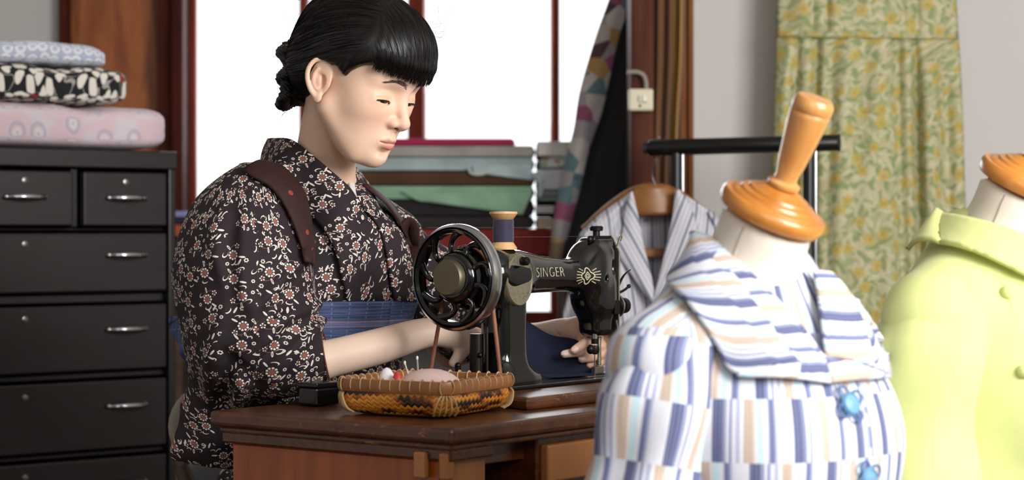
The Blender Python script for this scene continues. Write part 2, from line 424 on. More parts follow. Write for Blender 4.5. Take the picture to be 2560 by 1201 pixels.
# the glazed sashes
SILL = CAM_Z-(782-HZ)/F_PX*WY
def sash(n, ua, ub, y, left=True, lw=None):
    w_ = tag(bpy.data.objects.new('window_%d' % n, None), kind='structure'); SC.collection.objects.link(w_); xa, xb = P(ua, 0, WY)[0], P(ub, 0, WY)[0]
    w_.location = ((xa+xb)/2, y, SILL)
    lw = lw or .022
    MB().box((xa+lw/2, y, (SILL+2.16)/2), (lw, .04, 2.16-SILL)).build('window_stile', M_red, w_, smooth=False, bevel=.004)
    MB().box((xb-.011, y, (SILL+2.16)/2), (.022, .04, 2.16-SILL)).build('window_stile', M_red, w_, smooth=False, bevel=.004)
    MB().box(((xa+xb)/2, y, SILL-.02), (xb-xa, .04, .045)).build('window_rail', M_red, w_, smooth=False, bevel=.004)
    MB().box(((xa+xb)/2, y, 2.14), (xb-xa, .04, .05)).build('window_rail', M_red, w_, smooth=False, bevel=.004)
    MB().box(((xa+xb)/2, y, (SILL+2.14)/2), (xb-xa-.03, .004, 2.12-SILL)).build('window_pane', M_glass, w_, smooth=False)
sash(1, 468, 766, WY+.03); sash(2, 746, 1062, WY+.075); sash(3, 1018, 1400, WY+.03, lw=.045); sash(4, 1376, 1760, WY+.075); sash(5, 1740, 2120, WY+.03)
struct('trim_1', MB().box(((x1+xr)/2, WY-.02, SILL-.06), (xr-x1+.06, .20, .05)), M_red, bevel=.005)
# partition with the round-edged post, the switch and the yellow hanging
PY = 4.58
px0, px1 = P(1578, 0, 4.44)[0], P(1636, 0, 4.44)[0]
struct('trim_2', MB().box(((px0+px1)/2, 4.53, 1.32), (px1-px0, .18, 2.64)), M_pillar, bevel=.006)
struct('wall_right', MB().box(((px1+2.5)/2-.0, PY+.06, 1.32), (2.5-px1, .1, 2.64)), M_wall)
fx0, fx1 = P(1699, 0, PY-.03)[0], P(1731, 0, PY-.03)[0]
struct('trim_3', MB().box(((fx0+fx1)/2, PY-.005, 1.32), (fx1-fx0, .05, 2.64)).box((fx1-.004, PY-.025, 1.32), (.012, .03, 2.64)), M_frame, bevel=.003)
struct('trim_4', MB().box(((px0+xr)/2-.6, PY+.02, 2.45), (xr-px0+1.4, .12, .12)), M_pillar, bevel=.004)

def sheet(L, R, Yf, nu=24, nv=40):
    """cloth hung between a left and a right edge (surveyed points); Yf(s,t) gives its distance"""
    L = spline(L, nv); R = spline(R, nv); G = np.zeros((nv, nu, 3)); U = np.zeros((nv, nu, 2))
    for i in range(nv):
        for j in range(nu):
            s = j/(nu-1); t = i/(nv-1); q = L[i]*(1-s)+R[i]*s; G[i, j] = P(q[0], q[1], Yf(s, t))
    U[..., 0] = G[..., 0]+G[..., 1]*.3; U[..., 1] = G[..., 2]
    return G, U
# yellow-brown hanging between post and frame
M_yel = Mat('ochre_cloth', '#8a6328', .75); _c = M_yel.xyz(M_yel.uv())[0]
M_yel.color(M_yel.ramp(_c, [(0, '#7a5230'), (.30, '#74491f'), (.36, '#5a3715'), (.42, '#74491f'), (.62, '#6f4a1c'), (.68, '#7d5f10'), (.84, '#86640f'), (.90, '#b98a2c'), (.95, '#6a451c'), (1, '#6a451c')])); M_yel.b.inputs['Sheen Weight'].default_value = .2
G, U = sheet([(1638, -330), (1637, 100), (1634, 350), (1632, 560)], [(1712, -330), (1708, 100), (1697, 300), (1690, 560)], lambda s, t: 4.50+.012*math.cos(s*17+t*1.2)+.006*math.cos(s*31), 40, 30)
U[..., 0] = np.linspace(0, 1, U.shape[1])[None]; cur = MB().grid(G, uv=U).build('hanging_cloth', M_yel, solid=.002)
tag(cur, 'narrow ochre and gold cloth hanging beside the dark post', 'cloth')
# light switch with its conduit, on the post
M_ivory = Mat('ivory_plastic', '#d8cfb4', .4); M_white = Mat('white_plastic', '#eeeae0', .35)
a = P(1571, 278, 4.42); b = P(1633, 222, 4.42); c_ = (a+b)/2
sw = thing('light_switch', 'square ivory rocker light switch on the dark wooden post', 'switch', (c_[0], 4.435, a[2]))
MB().box((c_[0], 4.427, c_[2]), (b[0]-a[0], .028, b[2]-a[2])).build('switch_box', M_ivory, sw, smooth=False, bevel=.005, seg=3)
MB().box((c_[0]+.004, 4.411, c_[2]+.002), (.018, .006, .015)).build('rocker', M_ivory, sw, smooth=False, bevel=.001)
MB().box((c_[0]+.007, 4.407, c_[2]+.002), (.008, .006, .013)).build('rocker_tip', M_white, sw, smooth=False, bevel=.001)
MB().ball((c_[0]-.002, 4.412, c_[2]-.013), .0028).build('indicator', M_black, sw)
MB().tube(spline([P(1568, 181, 4.425), P(1590, 180, 4.425), P(1606, 186, 4.425), P(1614, 200, 4.425), P(1616, 224, 4.425)], 16), .0052, 10).build('conduit', Mat('grey_conduit', '#8c8378', .5), sw)

# ================================================================== chest of drawers
A40 = math.radians(40); CE = np.array([-math.cos(A40), -math.sin(A40), 0]); CN = np.array([math.sin(A40), -math.cos(A40), 0]); CO = np.array([P(440, 0, 4.2)[0], 4.2, 0])
RC = np.stack([CE, CN, [0, 0, 1.]], 1)
def C(t, d, z): return CO+CE*t+CN*d+np.array([0, 0, z])
M_chest = wood('dark_lacquer', '#141012', '#1f191c', (3, 3, 22), .36, 4, bump=.08, coat=.25)
CW, CD, CT = .66, .40, 1.138
ch = thing('chest_of_drawers', 'dark lacquered chest of drawers with silver bar handles at the left', 'chest of drawers', C(CW/2, -CD/2, 0))
zs = [(1.098, .986), (.978, .857), (.837, .703), (.689, .549), (.537, .395), (.383, .235), (.223, .08)]
bd = MB()
for t in (.008, CW-.008): bd.box(C(t, -CD/2, CT/2), (.016, CD, CT), RC)
bd.box(C(CW/2, -CD+.006, CT/2), (CW-.034, .012, CT-.02), RC); bd.box(C(CW/2, -CD/2+.002, CT-.018), (CW+.002, CD+.006, .036), RC)
for k in range(len(zs)-1): bd.box(C(CW/2, -CD/2-.004, (zs[k][1]+zs[k+1][0])/2), (CW-.034, CD-.03, max(.006, zs[k][1]-zs[k+1][0]-.002)), RC)
bd.box(C(CW/2, -CD/2, .04), (CW-.034, CD-.02, .076), RC)
for t in (.216, .444): bd.box(C(t, -CD/2-.004, 1.044), (.016, CD-.03, .116), RC)
bd.box(C(CW/2, -.012, 1.112), (CW-.034, .02, .018), RC)
bd.build('carcass', M_chest, ch, smooth=False, bevel=.003)
def drawer(t0, t1, z1, z0, hs, key):
    d = MB().box(C((t0+t1)/2, -.012, (z0+z1)/2), (t1-t0-.006, .02, z1-z0-.005), RC).build('drawer', M_chest, ch, smooth=False, bevel=.004)
    for h in hs:
        hz = z0+(z1-z0)*.62 if len(hs) > 1 else z0+(z1-z0)*.52
        pts = [C(h+x, .002+.016*(1-abs(x/.042)**3), hz) for x in np.linspace(-.042, .042, 15)]
        MB().tube(pts, [.0035+.0035*(1-abs(x/.042)**2) for x in np.linspace(-.042, .042, 15)], 10).ball(C(h-.040, .003, hz), .006).ball(C(h+.040, .003, hz), .006).build('handle', M_chrome, d)
    zk = z0+(z1-z0)*.80
    MB().lathe([(.0, 0), (.0065, 0), (.0065, .002), (.003, .003), (0, .003)], C(key, -.002, zk), CN, 14).build('keyhole', M_steel, d)
for a_, b_ in ((.016, .208), (.224, .436), (.452, .644)): drawer(a_, b_, *zs[0], [(a_+b_)/2], (a_+b_)/2)
for k in range(1, 7): drawer(.016, .644, *zs[k], [.112, .548], .33)

# ================================================================== folded cloths
def folded(name, f, x0, x1, y0, y1, z0, z1, mat, label, cat='folded cloth', group=None, e=.35, layers=0, wv=.004, seed=1, sag=None, taper=0., blk=False):
    """a soft folded cloth: rounded block along a frame f(x,y,z), with slack edges and visible layers"""
    n1, n2 = 56, 40; r = np.random.default_rng(seed); ph = r.uniform(0, 6.28, 8)
    cx, cy, cz = (x0+x1)/2, (y0+y1)/2, (z0+z1)/2; hx, hy, hz = (x1-x0)/2, (y1-y0)/2, (z1-z0)/2
    sg = lambda v, p: math.copysign(abs(v)**p, v)
    G = np.zeros((n1, n2, 3)); U = np.zeros((n1, n2, 2)); per = 2*(hy+hz)*2
    for i in range(n1):
        s = -1+2*i/(n1-1); s = sg(s, .8); pr = (1-abs(s)**(60 if blk else 12))**.5 if abs(s) < 1 else 0.; pr = max(pr, .02)
        for j in range(n2):
            th = 2*math.pi*j/n2-.6; cy_, sz_ = sg(math.cos(th), e), sg(math.sin(th), e)
            x = cx+hx*s; y = cy+hy*cy_*((.8+.2*pr) if blk else (.35+.65*pr)); z = cz+hz*sz_*pr
            w_ = wv*(math.sin(x*23+ph[0])+.6*math.sin(x*51+ph[1]+y*9)+.5*math.sin(y*37+ph[2]))
            tq = (z-z0)/(z1-z0)
            z += (0 if blk else w_*max(0, tq)*1.2)-(sag(x) if sag else 0)*min(1, tq*1.6+.0)
            y += w_*.8*(1 if cy_ > 0 else 0)
            if layers: y += .0022*math.cos(tq*2*math.pi*layers)*(1 if abs(cy_) > .6 else 0)
            z -= taper*(x-x0)/(x1-x0)*tq
            z = min(max(z, z0), z1)
            G[i, j] = f(x, y, z); U[i, j] = (x, per*j/n2)
    mb = MB(); U2 = np.concatenate([U, U[:, :1]+np.array([0, per])], 1); G2 = np.concatenate([G, G[:, :1]], 1)
    mb.grid(G2, uv=U2); k = n2+1
    mb.f.append(list(range(n2))[::-1]); mb.uv.append([(0, 0)]*n2); mb.mi.append(0)
    mb.f.append([(n1-1)*k+j for j in range(n2)]); mb.uv.append([(0, 0)]*n2); mb.mi.append(0)
    me_o = mb.build(name, mat)
    bm = bmesh.new(); bm.from_mesh(me_o.data); bmesh.ops.remove_doubles(bm, verts=bm.verts, dist=1e-5); bmesh.ops.recalc_face_normals(bm, faces=bm.faces); bm.to_mesh(me_o.data); bm.free()
    return tag(me_o, label, cat, group)
# printed bundles on the chest
def motif(m, uv, sc, rnd=.6):
    """nearest motif: returns local x,y in metres (turned at random), and the random colour"""
    d, c, p = m.voro(uv, sc, rnd); X, Y, _ = m.xyz(uv); px_, py_, _ = m.xyz(p); r, g, b = m.xyz(c)
    return X-px_, Y-py_, r, g
M_pink = Mat('pink_print', '#e3c6d2', .9); u_ = M_pink.uv(); x, y, r, g = motif(M_pink, u_, 15, .75); d = (x*x+y*y).sqrt(); wn = M_pink.noise(u_, 30, 2)
base = M_pink.mix(M_pink.noise(u_, 18, 3).step(.45, .6), '#e0c6cf', '#dcd3dc')
ring = (d+(wn-.5)*.008-.014).abs().lt(.0032); core = (d+(wn-.5)*.006).lt(.008); dot = d.lt(.003)
cc = M_pink.mix(ring*.6, base, '#b3adc4'); cc = M_pink.mix(core*.6, cc, '#e9e3df'); cc = M_pink.mix(dot*.5, cc, '#aea6b8'); M_pink.color(cc).bump(M_pink.noise(u_, 60, 4), .25, .004)
M_leaf = Mat('black_leaf_print', '#151518', .85); u_ = M_leaf.uv(); k = M_leaf.xyz(u_); st = M_leaf.vec(k[0], k[1]*.62)
x, y, r, g = motif(M_leaf, st, 36, .95); an = (g-.5)*1.7; xr_ = x*an.cos()-y*an.sin(); yr_ = x*an.sin()+y*an.cos()
dl = ((xr_/.0085).pow(2)+(yr_/.0145).pow(2)).sqrt(); leafm = dl.lt(.98); red = r.gt(.93)
lc = M_leaf.mix(red, '#e9e4da', '#8e2f2d'); st2 = (M_leaf.noise(u_, 22, 1)-.5).abs().lt(.012)
c0 = M_leaf.mix(st2*.8, '#17171b', '#b9b3ad'); M_leaf.color(M_leaf.mix(leafm, c0, lc)).bump(M_leaf.noise(u_, 60, 3), .2, .003)
M_blue = Mat('pale_blue_print', '#d5d9e6', .85); u_ = M_blue.uv(); x, y, r, g = motif(M_blue, u_, 40, .3); d = (x*x+y*y).sqrt()
c0 = M_blue.mix(d.gt(.0112), '#e4e7ee', '#b3bbd2'); c0 = M_blue.mix((d-.0042).abs().lt(.0016), c0, '#bcc4d8'); c0 = M_blue.mix(d.lt(.0020), c0, '#8c95b4')
M_blue.color(c0).bump(M_blue.noise(u_, 60, 3), .2, .003)
folded('folded_cloth', lambda x, y, z: C(x, y, z), -.014, .78, -.40, .006, CT+.001, 1.226, M_pink, 'thick pink cloth bundle with pale ring flowers, lowest on the dark chest', group='folded prints on the chest', wv=.003, seed=3)
folded('folded_cloth', lambda x, y, z: C(x, y, z), .068, .78, -.38, -.01, 1.227, 1.300, M_leaf, 'folded black cloth printed with white leaves, middle of the pile on the chest', group='folded prints on the chest', layers=2, seed=5, wv=.003)
folded('folded_cloth', lambda x, y, z: C(x, y, z), .105, .78, -.37, -.03, 1.301, 1.346, M_blue, 'folded white and pale blue print cloth, topmost of the pile on the chest', group='folded prints on the chest', layers=3, seed=8, wv=.003, taper=-.012)

# ================================================================== work table along the window with the piles of cloth
M_tab = wood('table_wood', '#4a3328', '#6a4c3c', (2, 18, 18), .55)
TZ = CAM_Z-(642-HZ)/F_PX*4.86
tb = thing('work_table', 'long plain brown work table below the windows carrying piles of cloth', 'table', (-.35, 5.2, 0))
MB().box((-.35, 5.2, TZ-.014), (1.10, .74, .028)).build('tabletop', M_tab, tb, smooth=False, bevel=.003)
MB().box((-.35, 5.22, TZ-.05), (.98, .6, .05)).build('apron', M_tab, tb, smooth=False)
for x in (-.86, .14):
    for y in (4.9, 5.34): MB().box((x, y, (TZ-.03)/2), (.045, .045, TZ-.03)).build('leg', M_tab, tb, smooth=False, bevel=.003)
idf = lambda x, y, z: np.array([x, y, z])
SY = 4.88
def zz(v): return CAM_Z-(v-HZ)/F_PX*SY
def xx(u): return (u-1280)/F_PX*SY
cl = lambda n, c, **k: cloth('cloth_'+n, c, **k)
g1 = 'folded cloths in the tall pile by the window'
def st(n, col, ua, ub, va, vb, label, d0=SY, d1=5.2, grp=g1, **k):
    k.setdefault('e', .13); k.setdefault('blk', True)
    return folded('folded_cloth', lambda x, y, z: np.array([x, -y, z]), xx(ua), xx(ub), -d1, -d0, zz(vb)+.0001, zz(va)-.0001, cl(n, col), label, group=grp, **k)
st('red', '#8e2b22', 830, 1392, 572, 641, 'folded brick red cloth, lowest of the tall pile by the window', layers=2, seed=2, wv=.002)
st('charcoal', '#2c2629', 835, 1338, 541, 572, 'folded charcoal cloth lying just above the brick red one', seed=4, wv=.002)
st('black', '#1d191c', 838, 1338, 500, 541, 'folded black cloth under the mint green one', seed=6, layers=2, wv=.002)
st('mint', '#8fb597', 842, 1338, 464, 500, 'folded mint green cloth with its front drooping down the pile', seed=7, wv=.002, sag=None)
st('brown', '#54371f', 846, 1340, 428, 464, 'folded dark brown cloth above the mint green one', seed=9, wv=.003)
st('aqua', '#a9bcbe', 850, 1338, 393, 428, 'folded pale aqua cloth with a loose edge, above the brown one', seed=10, layers=2, wv=.003)
st('greige', '#aaa39d', 850, 1339, 364, 393, 'folded greyish white cloth just under the crimson one', seed=12, layers=1, wv=.002)
st('crimson', '#a81f4e', 858, 1288, 346, 364, 'folded crimson cloth, topmost of the tall pile by the window', seed=13, wv=.001)
# droop of the mint cloth and the loose edge of the aqua one (their slack fronts)
mint = [o for o in bpy.data.objects if o.get('label', '').startswith('folded mint')][0]
G, U = sheet([(1000, 480), (1040, 500), (1060, 503)], [(1332, 478), (1318, 510), (1306, 538)], lambda s, t: 4.872-.004*math.sin(t*2.5)+.004*math.cos(s*14), 30, 10)
MB().grid(G).build('slack_edge', cl('mint_edge', '#8fb597'), mint, solid=.003)
aqua = [o for o in bpy.data.objects if o.get('label', '').startswith('folded pale aqua')][0]
G, U = sheet([(1180, 415), (1180, 426), (1184, 432)], [(1322, 412), (1330, 430), (1336, 452)], lambda s, t: 4.872+.004*math.cos(s*9), 20, 8)
MB().grid(G).build('slack_edge', cl('aqua_edge', '#b4c6c8'), aqua, solid=.003)
MB().tube(spline([P(1172, 420, 4.868), P(1178, 433, 4.866), P(1200, 436, 4.866), P(1222, 430, 4.866), P(1240, 424, 4.868)], 20), .0035, 8).build('loose_thread', cl('aqua_thread', '#c9cfcb'), aqua)
MB().tube(spline([P(1334, 440, 4.868), P(1348, 447, 4.862), P(1352, 470, 4.86), P(1349, 492, 4.862)], 16), [.010]*8+[.007]*8, 8).build('loose_end', cl('aqua_loose', '#aebcc0'), aqua)
g2 = 'cloths and bolts in the short pile by the hanging robe'
SY = 4.90
st('w6', '#5d2019', 1398, 1480, 600, 642, 'folded maroon cloth at the foot of the short pile by the robe', grp=g2, seed=20)
st('w7', '#8a8a90', 1398, 1480, 572, 600, 'folded grey cloth low in the short pile by the robe', grp=g2, seed=21)
st('w5', '#cdb9a6', 1340, 1470, 545, 572, 'folded beige cloth under the black bolt in the short pile', grp=g2, seed=22, layers=1, d0=4.885)
st('w8', '#1c1a1c', 1340, 1470, 504, 544, 'black cloth bolt with white wrapper end in the short pile', grp=g2, seed=23, e=.8, d0=4.885)
bolt = [o for o in bpy.data.objects if o.get('label', '').startswith('black cloth bolt')][0]
MB().box(P(1362, 524, 4.882), (.042, .006, .018)).box(P(1410, 523, 4.882), (.042, .006, .020)).build('paper_band', Mat('paper', '#cfcbd0', .8), bolt, smooth=False, bevel=.002)
st('w9', '#7f9d8c', 1341, 1470, 492, 504, 'thin sage green cloth above the black bolt', grp=g2, seed=24)
st('w4', '#8f9094', 1341, 1465, 476, 492, 'thin speckled grey cloth below the drooping white one', grp=g2, seed=25)
st('w3', '#dcdfe8', 1341, 1462, 424, 476, 'crumpled white cloth drooping in the short pile by the robe', grp=g2, seed=26, layers=2, wv=.005)
_m = cl('w2', '#d5dccf'); u_ = _m.uv(); _m.color(_m.mix(_m.noise(u_, 45, 1).step(.56, .6), _m.mix(_m.noise(u_, 30, 1).step(.52, .56), '#dfe2dc', '#a9c7ab'), '#cf8f72'))
folded('folded_cloth', lambda x, y, z: np.array([x, -y, z]), xx(1341), xx(1462), -5.2, -SY, zz(424)+.0001, zz(392)-.0001, _m, 'white cloth printed with green and orange in the short pile', group=g2, seed=27, layers=1)
st('w1', '#d8d4ce', 1341, 1470, 354, 392, 'folded cream white cloth, topmost of the short pile by the robe', grp=g2, seed=28, layers=3)
# left end of the table, behind the sleeve
SY = 4.90; g3 = 'cloths at the left end of the work table'
st('b1', '#141317', 395, 640, 594, 641, 'folded black cloth at the left end of the table behind the chest', grp=g3, seed=30)
st('b2', '#b5573d', 405, 640, 561, 593, 'folded terracotta cloth above the black one behind the chest', grp=g3, seed=31, wv=.002)
st('b3', '#1d2440', 405, 640, 545, 560, 'folded navy cloth draped above the terracotta one', grp=g3, seed=32, wv=.003)
st('b4', '#8e93c4', 400, 660, 528, 544, 'folded lilac blue cloth, topmost behind the chest', grp=g3, seed=33)
# on the sill and along the wall
bx = thing('wooden_box', 'small orange brown wooden box on the window sill behind the chest', 'box', (-.78, 5.72, SILL-.035))
M_box = wood('box_wood', '#b06a3c', '#cc8a56', (4, 20, 20), .5)
MB().box((-.78, 5.715, SILL-.013), (.30, .12, .045)).build('box_body', M_box, bx, smooth=False, bevel=.003)
MB().box((-.78, 5.715, SILL+.018), (.31, .13, .016)).build('box_lid', M_box, bx, smooth=False, bevel=.003)
lc_ = thing('low_cabinet', 'low dark brown cabinet against the wall under the window', 'cabinet', (-.72, 5.55, 0)); M_low = wood('low_cabinet_wood', '#2a1d18', '#3c2b24', (3, 20, 20), .5)
MB().box((-.72, 5.56, .33), (.62, .28, .66)).build('cabinet_body', M_low, lc_, smooth=False, bevel=.004)
MB().box((-.72, 5.55, .672), (.66, .32, .024)).build('cabinet_top', M_low, lc_, smooth=False, bevel=.004)
for x in (-.87, -.57):
    d_ = MB().box((x, 5.412, .33), (.28, .014, .58)).build('door', M_low, lc_, smooth=False, bevel=.003); MB().ball((x+(.11 if x < -.7 else -.11), 5.398, .36), .011).build('knob', M_steel, d_)
# ================================================================== hanging robe with patchwork edge
M_patch = Mat('patchwork_print', '#8f888a', .8); u_ = M_patch.uv(); dd, cc, pp = M_patch.voro(u_, 27, .9); r, g, b = M_patch.xyz(cc)
pc = M_patch.ramp(r, [(0, '#a8a0a4'), (.24, '#9c5878'), (.40, '#c2bbb8'), (.54, '#67848c'), (.68, '#bb9660'), (.79, '#5a3f46'), (.87, '#cfc7c4')], True)
d1, _, p1_ = M_patch.voro(u_, 9, .9); pc = M_patch.mix((d1-.034).abs().lt(.011)*.9, pc, '#433a3e'); M_patch.color(pc).bump(M_patch.noise(u_, 40, 3), .2, .003)
M_blk = cloth('black_silk', '#050608', rough=.7, bump=.05); M_lin = cloth('robe_hem', '#8a735e')
rb = thing('robe', 'long black robe with patchwork edging hanging beside the window', 'robe', P(1490, 660, 4.74))
le = [(1590, -260), (1560, -120), (1524, 0), (1492, 90), (1452, 225), (1436, 325), (1415, 400), (1396, 490), (1383, 570), (1374, 648)]
re = [(1600, -260), (1590, -120), (1563, 30), (1542, 100), (1505, 270), (1470, 375), (1447, 480), (1425, 560), (1412, 610), (1402, 650)]
G, U = sheet(le, re, lambda s, t: 4.735-.02*math.sin(s*3.1)+.006*math.sin(t*19), 16, 60)
MB().grid(G, uv=U).build('patchwork_edge', M_patch, rb, solid=.006)
G, U = sheet(re, [(1660, -260), (1660, 0), (1660, 300), (1660, 500), (1655, 650)], lambda s, t: 4.735+.03*s+.012*math.sin(s*9+t), 24, 40)
MB().grid(G, uv=U).build('robe_body', M_blk, rb, solid=.006)
G, U = sheet([(1378, 606), (1374, 650)], [(1411, 606), (1402, 652)], lambda s, t: 4.722-.014*math.sin(s*3.1), 10, 6)
MB().grid(G, uv=U).build('hem_lining', M_lin, rb, solid=.004)
G, U = sheet([(1590, -262), (1590, -300)], [(1660, -262), (1640, -300)], lambda s, t: 4.745, 6, 4)
MB().grid(G, uv=U).tube(spline([P(1620, -290, 4.745), P(1620, -330, 4.745), P(1632, -345, 4.72), P(1640, -335, 4.66)], 12), .002, 8).build('hanger', M_steel, rb)

# ================================================================== garment rail
a = P(1622, 370, 4.22); b = P(2100, 357, 4.12); ax = (b-a)/np.linalg.norm(b-a)
rk = thing('garment_rack', 'low black tube garment rack in front of the white wall', 'rack', ((a[0]+b[0])/2, 4.17, 0))
MB().lathe([(0, 0), (.0135, 0), (.0165, .004), (.0165, np.linalg.norm(b-a)-.004), (.014, np.linalg.norm(b-a)), (0, np.linalg.norm(b-a))], a, ax, 24).build('rail', M_black, rk)
MB().lathe([(0, -.012), (.0115, -.010), (.0115, .004), (0, .004)], a, ax, 20).build('end_cap', Mat('dull_black', '#1a1a1b', .6), rk)
MB().lathe([(0, 0), (.0172, 0), (.0172, .004), (0, .004)], b-ax*.004, ax, 20).build('end_cap', bpy.data.materials['dull_black'], rk)
for uu, mm in ((1694, 0), (2016, 1)):
    q = P(uu, 380, 4.17); q = a+ax*((q[0]-a[0])/ax[0])
    MB().tube([q-[0, 0, .01], [q[0], q[1], .06]], .0115, 16).build('upright', M_black, rk)
    MB().tube([q+[.0125, -.006, -.012], [q[0]+.0125, q[1]-.006, .06]], .0035, 10).build('guide_rod', M_chrome, rk)
    MB().tube([[q[0], q[1]-.22, .018], [q[0], q[1]+.22, .018]], .015, 14).tube([[q[0], q[1], .06], [q[0], q[1], .018]], .015, 12).build('foot', M_black, rk)

# ================================================================== wooden hanger with the striped shirt
M_hang = wood('hanger_wood', '#7a4e28', '#94622f', (6, 20, 20), .4)
hg = thing('clothes_hanger', 'contoured wooden clothes hanger carrying the grey striped shirt', 'hanger', P(1632, 645, 4.2))
hw = MB()
arc = [(1462, 572), (1500, 540), (1545, 512), (1590, 492), (1632, 486), (1676, 492), (1722, 512), (1768, 540), (1806, 570)]
hw.tube(spline([P(u, v+8, 4.2) for u, v in arc], 40), [.010+.014*math.sin(math.pi*i/39)**2 for i in range(40)], 14, flat=1.25, up=[0, 0, 1.])
hw.build('hanger_body', M_hang, hg)
G, U = sheet([(1590, 470), (1578, 500), (1576, 540)], [(1668, 466), (1686, 500), (1692, 536)], lambda s, t: 4.18-.012*math.sin(math.pi*s), 14, 10)
MB().grid(G).build('hanger_neck', M_hang, hg, solid=.02)
MB().box(P(1630, 633, 4.2), (.27, .012, .019)).build('trouser_bar', wood('bar_wood', '#a4632f', '#8a4e22', (6, 20, 20), .4), hg, smooth=False, bevel=.004)
hk = [P(1640, 470, 4.19), P(1630, 440, 4.19), P(1634, 415, 4.185), P(1640, 398, 4.18)]+[a+ax*.022+np.array([0, math.cos(t)*.0205, math.sin(t)*.0205]) for t in np.linspace(-2.2, 1.9, 12)]
MB().tube(spline(hk, 50), .0021, 8).build('hook', M_steel, hg)
M_shirt = Mat('striped_cotton', '#c6c5cf', .85); u_ = M_shirt.uv(); k = M_shirt.xyz(u_)[0]; s1 = (k*38).fract()
sc_ = M_shirt.mix((s1-.5).abs().lt(.10), '#cfcdd6', '#7f8797'); sc_ = M_shirt.mix(((k*38+.33).fract()-.5).abs().lt(.035), sc_, '#a7acb8'); sc_ = M_shirt.mix(((k*38+.66).fract()-.5).abs().lt(.035), sc_, '#a7acb8')
M_shirt.color(sc_).bump(M_shirt.noise(u_, 30, 3), .25, .004)
sh = thing('striped_shirt', 'white shirt with grey blue stripes on a wooden hanger', 'shirt', P(1632, 1000, 4.2))
def flat_uv(G, ang=0.): c, s = math.cos(ang), math.sin(ang); return np.stack([c*G[..., 0]+s*G[..., 2], -s*G[..., 0]+c*G[..., 2]], -1)
def panel(name, L, R, Yf, ang=0., nu=20, nv=40, th=.003):
    G, _ = sheet(L, R, Yf, nu, nv); return MB().grid(G, uv=flat_uv(G, ang)).build(name, M_shirt, sh, solid=th)
panel('back_panel', [(1570, 520), (1475, 570), (1450, 640), (1440, 780), (1440, 1000)], [(1700, 520), (1790, 560), (1815, 640), (1820, 780), (1830, 1000)], lambda s, t: 4.235+.006*math.cos(s*26), 0.02)
panel('front_panel', [(1574, 486), (1490, 545), (1462, 590), (1470, 700), (1470, 1000)], [(1578, 500), (1582, 600), (1610, 690), (1634, 760), (1640, 1000)], lambda s, t: 4.165-.014*math.sin(math.pi*min(1, s+.12))+.006*math.cos(s*13+t*3)+.05*(1-min(1, t*6))*.3, .14)
panel('front_panel', [(1690, 486), (1684, 600), (1660, 690), (1632, 765), (1628, 1000)], [(1694, 478), (1775, 530), (1812, 590), (1815, 700), (1818, 1000)], lambda s, t: 4.160-.014*math.sin(math.pi*min(1, .88*s+.12))+.006*math.cos(s*13+t*3), -.16)
panel('sleeve', [(1500, 545), (1455, 580), (1440, 625), (1425, 720), (1400, 830), (1392, 1000)], [(1502, 550), (1492, 600), (1485, 680), (1480, 760), (1470, 860), (1468, 1000)], lambda s, t: 4.185-.035*math.sin(math.pi*s)+.006*math.cos(s*11+t*5), .12)
panel('sleeve', [(1770, 535), (1785, 600), (1795, 700), (1800, 860), (1805, 1000)], [(1775, 525), (1820, 570), (1845, 640), (1870, 760), (1890, 1000)], lambda s, t: 4.185-.035*math.sin(math.pi*s), -.12)
panel('lapel', [(1575, 484), (1562, 530), (1553, 590), (1528, 600), (1560, 660), (1625, 752)], [(1580, 478), (1596, 545), (1606, 600), (1618, 650), (1630, 700), (1640, 770)], lambda s, t: 4.142-.006*math.sin(math.pi*s), .5, 12, 40)
panel('lapel', [(1690, 476), (1680, 545), (1668, 600), (1655, 660), (1640, 720), (1628, 772)], [(1697, 474), (1728, 520), (1748, 590), (1752, 610), (1715, 660), (1640, 765)], lambda s, t: 4.138-.006*math.sin(math.pi*s), -.35, 12, 40)
MB().tube(spline([P(1624, 532, 4.222), P(1619, 545, 4.218), P(1622, 553, 4.218), P(1627, 545, 4.218), P(1626, 532, 4.222)], 16), .0016, 6).build('hanging_loop', cloth('loop_tape', '#8d7866'), sh)

# ================================================================== floral dress on the wall
M_flo = Mat('floral_cotton', '#b5ab6e', .85); u_ = M_flo.uv(); wv_ = M_flo.vadd(u_, M_flo.mul(M_flo.vadd(M_flo.noisec(u_, 14, 2), (-.5, -.5, -.5)), (.02, .02, 0)))
x, y, r, g = motif(M_flo, wv_, 30, .9); an = g*6.28; xr_ = x*an.cos()-y*an.sin(); yr_ = x*an.sin()+y*an.cos(); bend = yr_-xr_*xr_*26
leafa = ((xr_/.021).pow(2)+(bend/.0062).pow(2)).lt(1.)
def lay(dx, dy, sc, rx, ry, bd):
    w_ = M_flo.vadd(wv_, (dx, dy, 0)); x_, y_, r_, g_ = motif(M_flo, w_, sc, .9); q = g_*6.28; a_ = x_*q.cos()-y_*q.sin(); b_ = x_*q.sin()+y_*q.cos(); return ((a_/rx).pow(2)+((b_+a_*a_*bd)/ry).pow(2)).lt(1.)
leafb = lay(.37, .19, 32, .019, .0055, 22); leafc = lay(.53, .81, 34, .017, .0050, -20); leafd = lay(.11, .67, 36, .016, .0045, 24)
wv3 = M_flo.vadd(wv_, (.71, .43, 0)); x3, y3, r3, g3_ = motif(M_flo, wv3, 20, .8); d3 = (x3*x3+y3*y3).sqrt(); th3 = y3.atan2(x3)
flow = d3.lt(((th3*5+r3*6).sin()*.0014)+.0125); fcore = d3.lt(.0045)
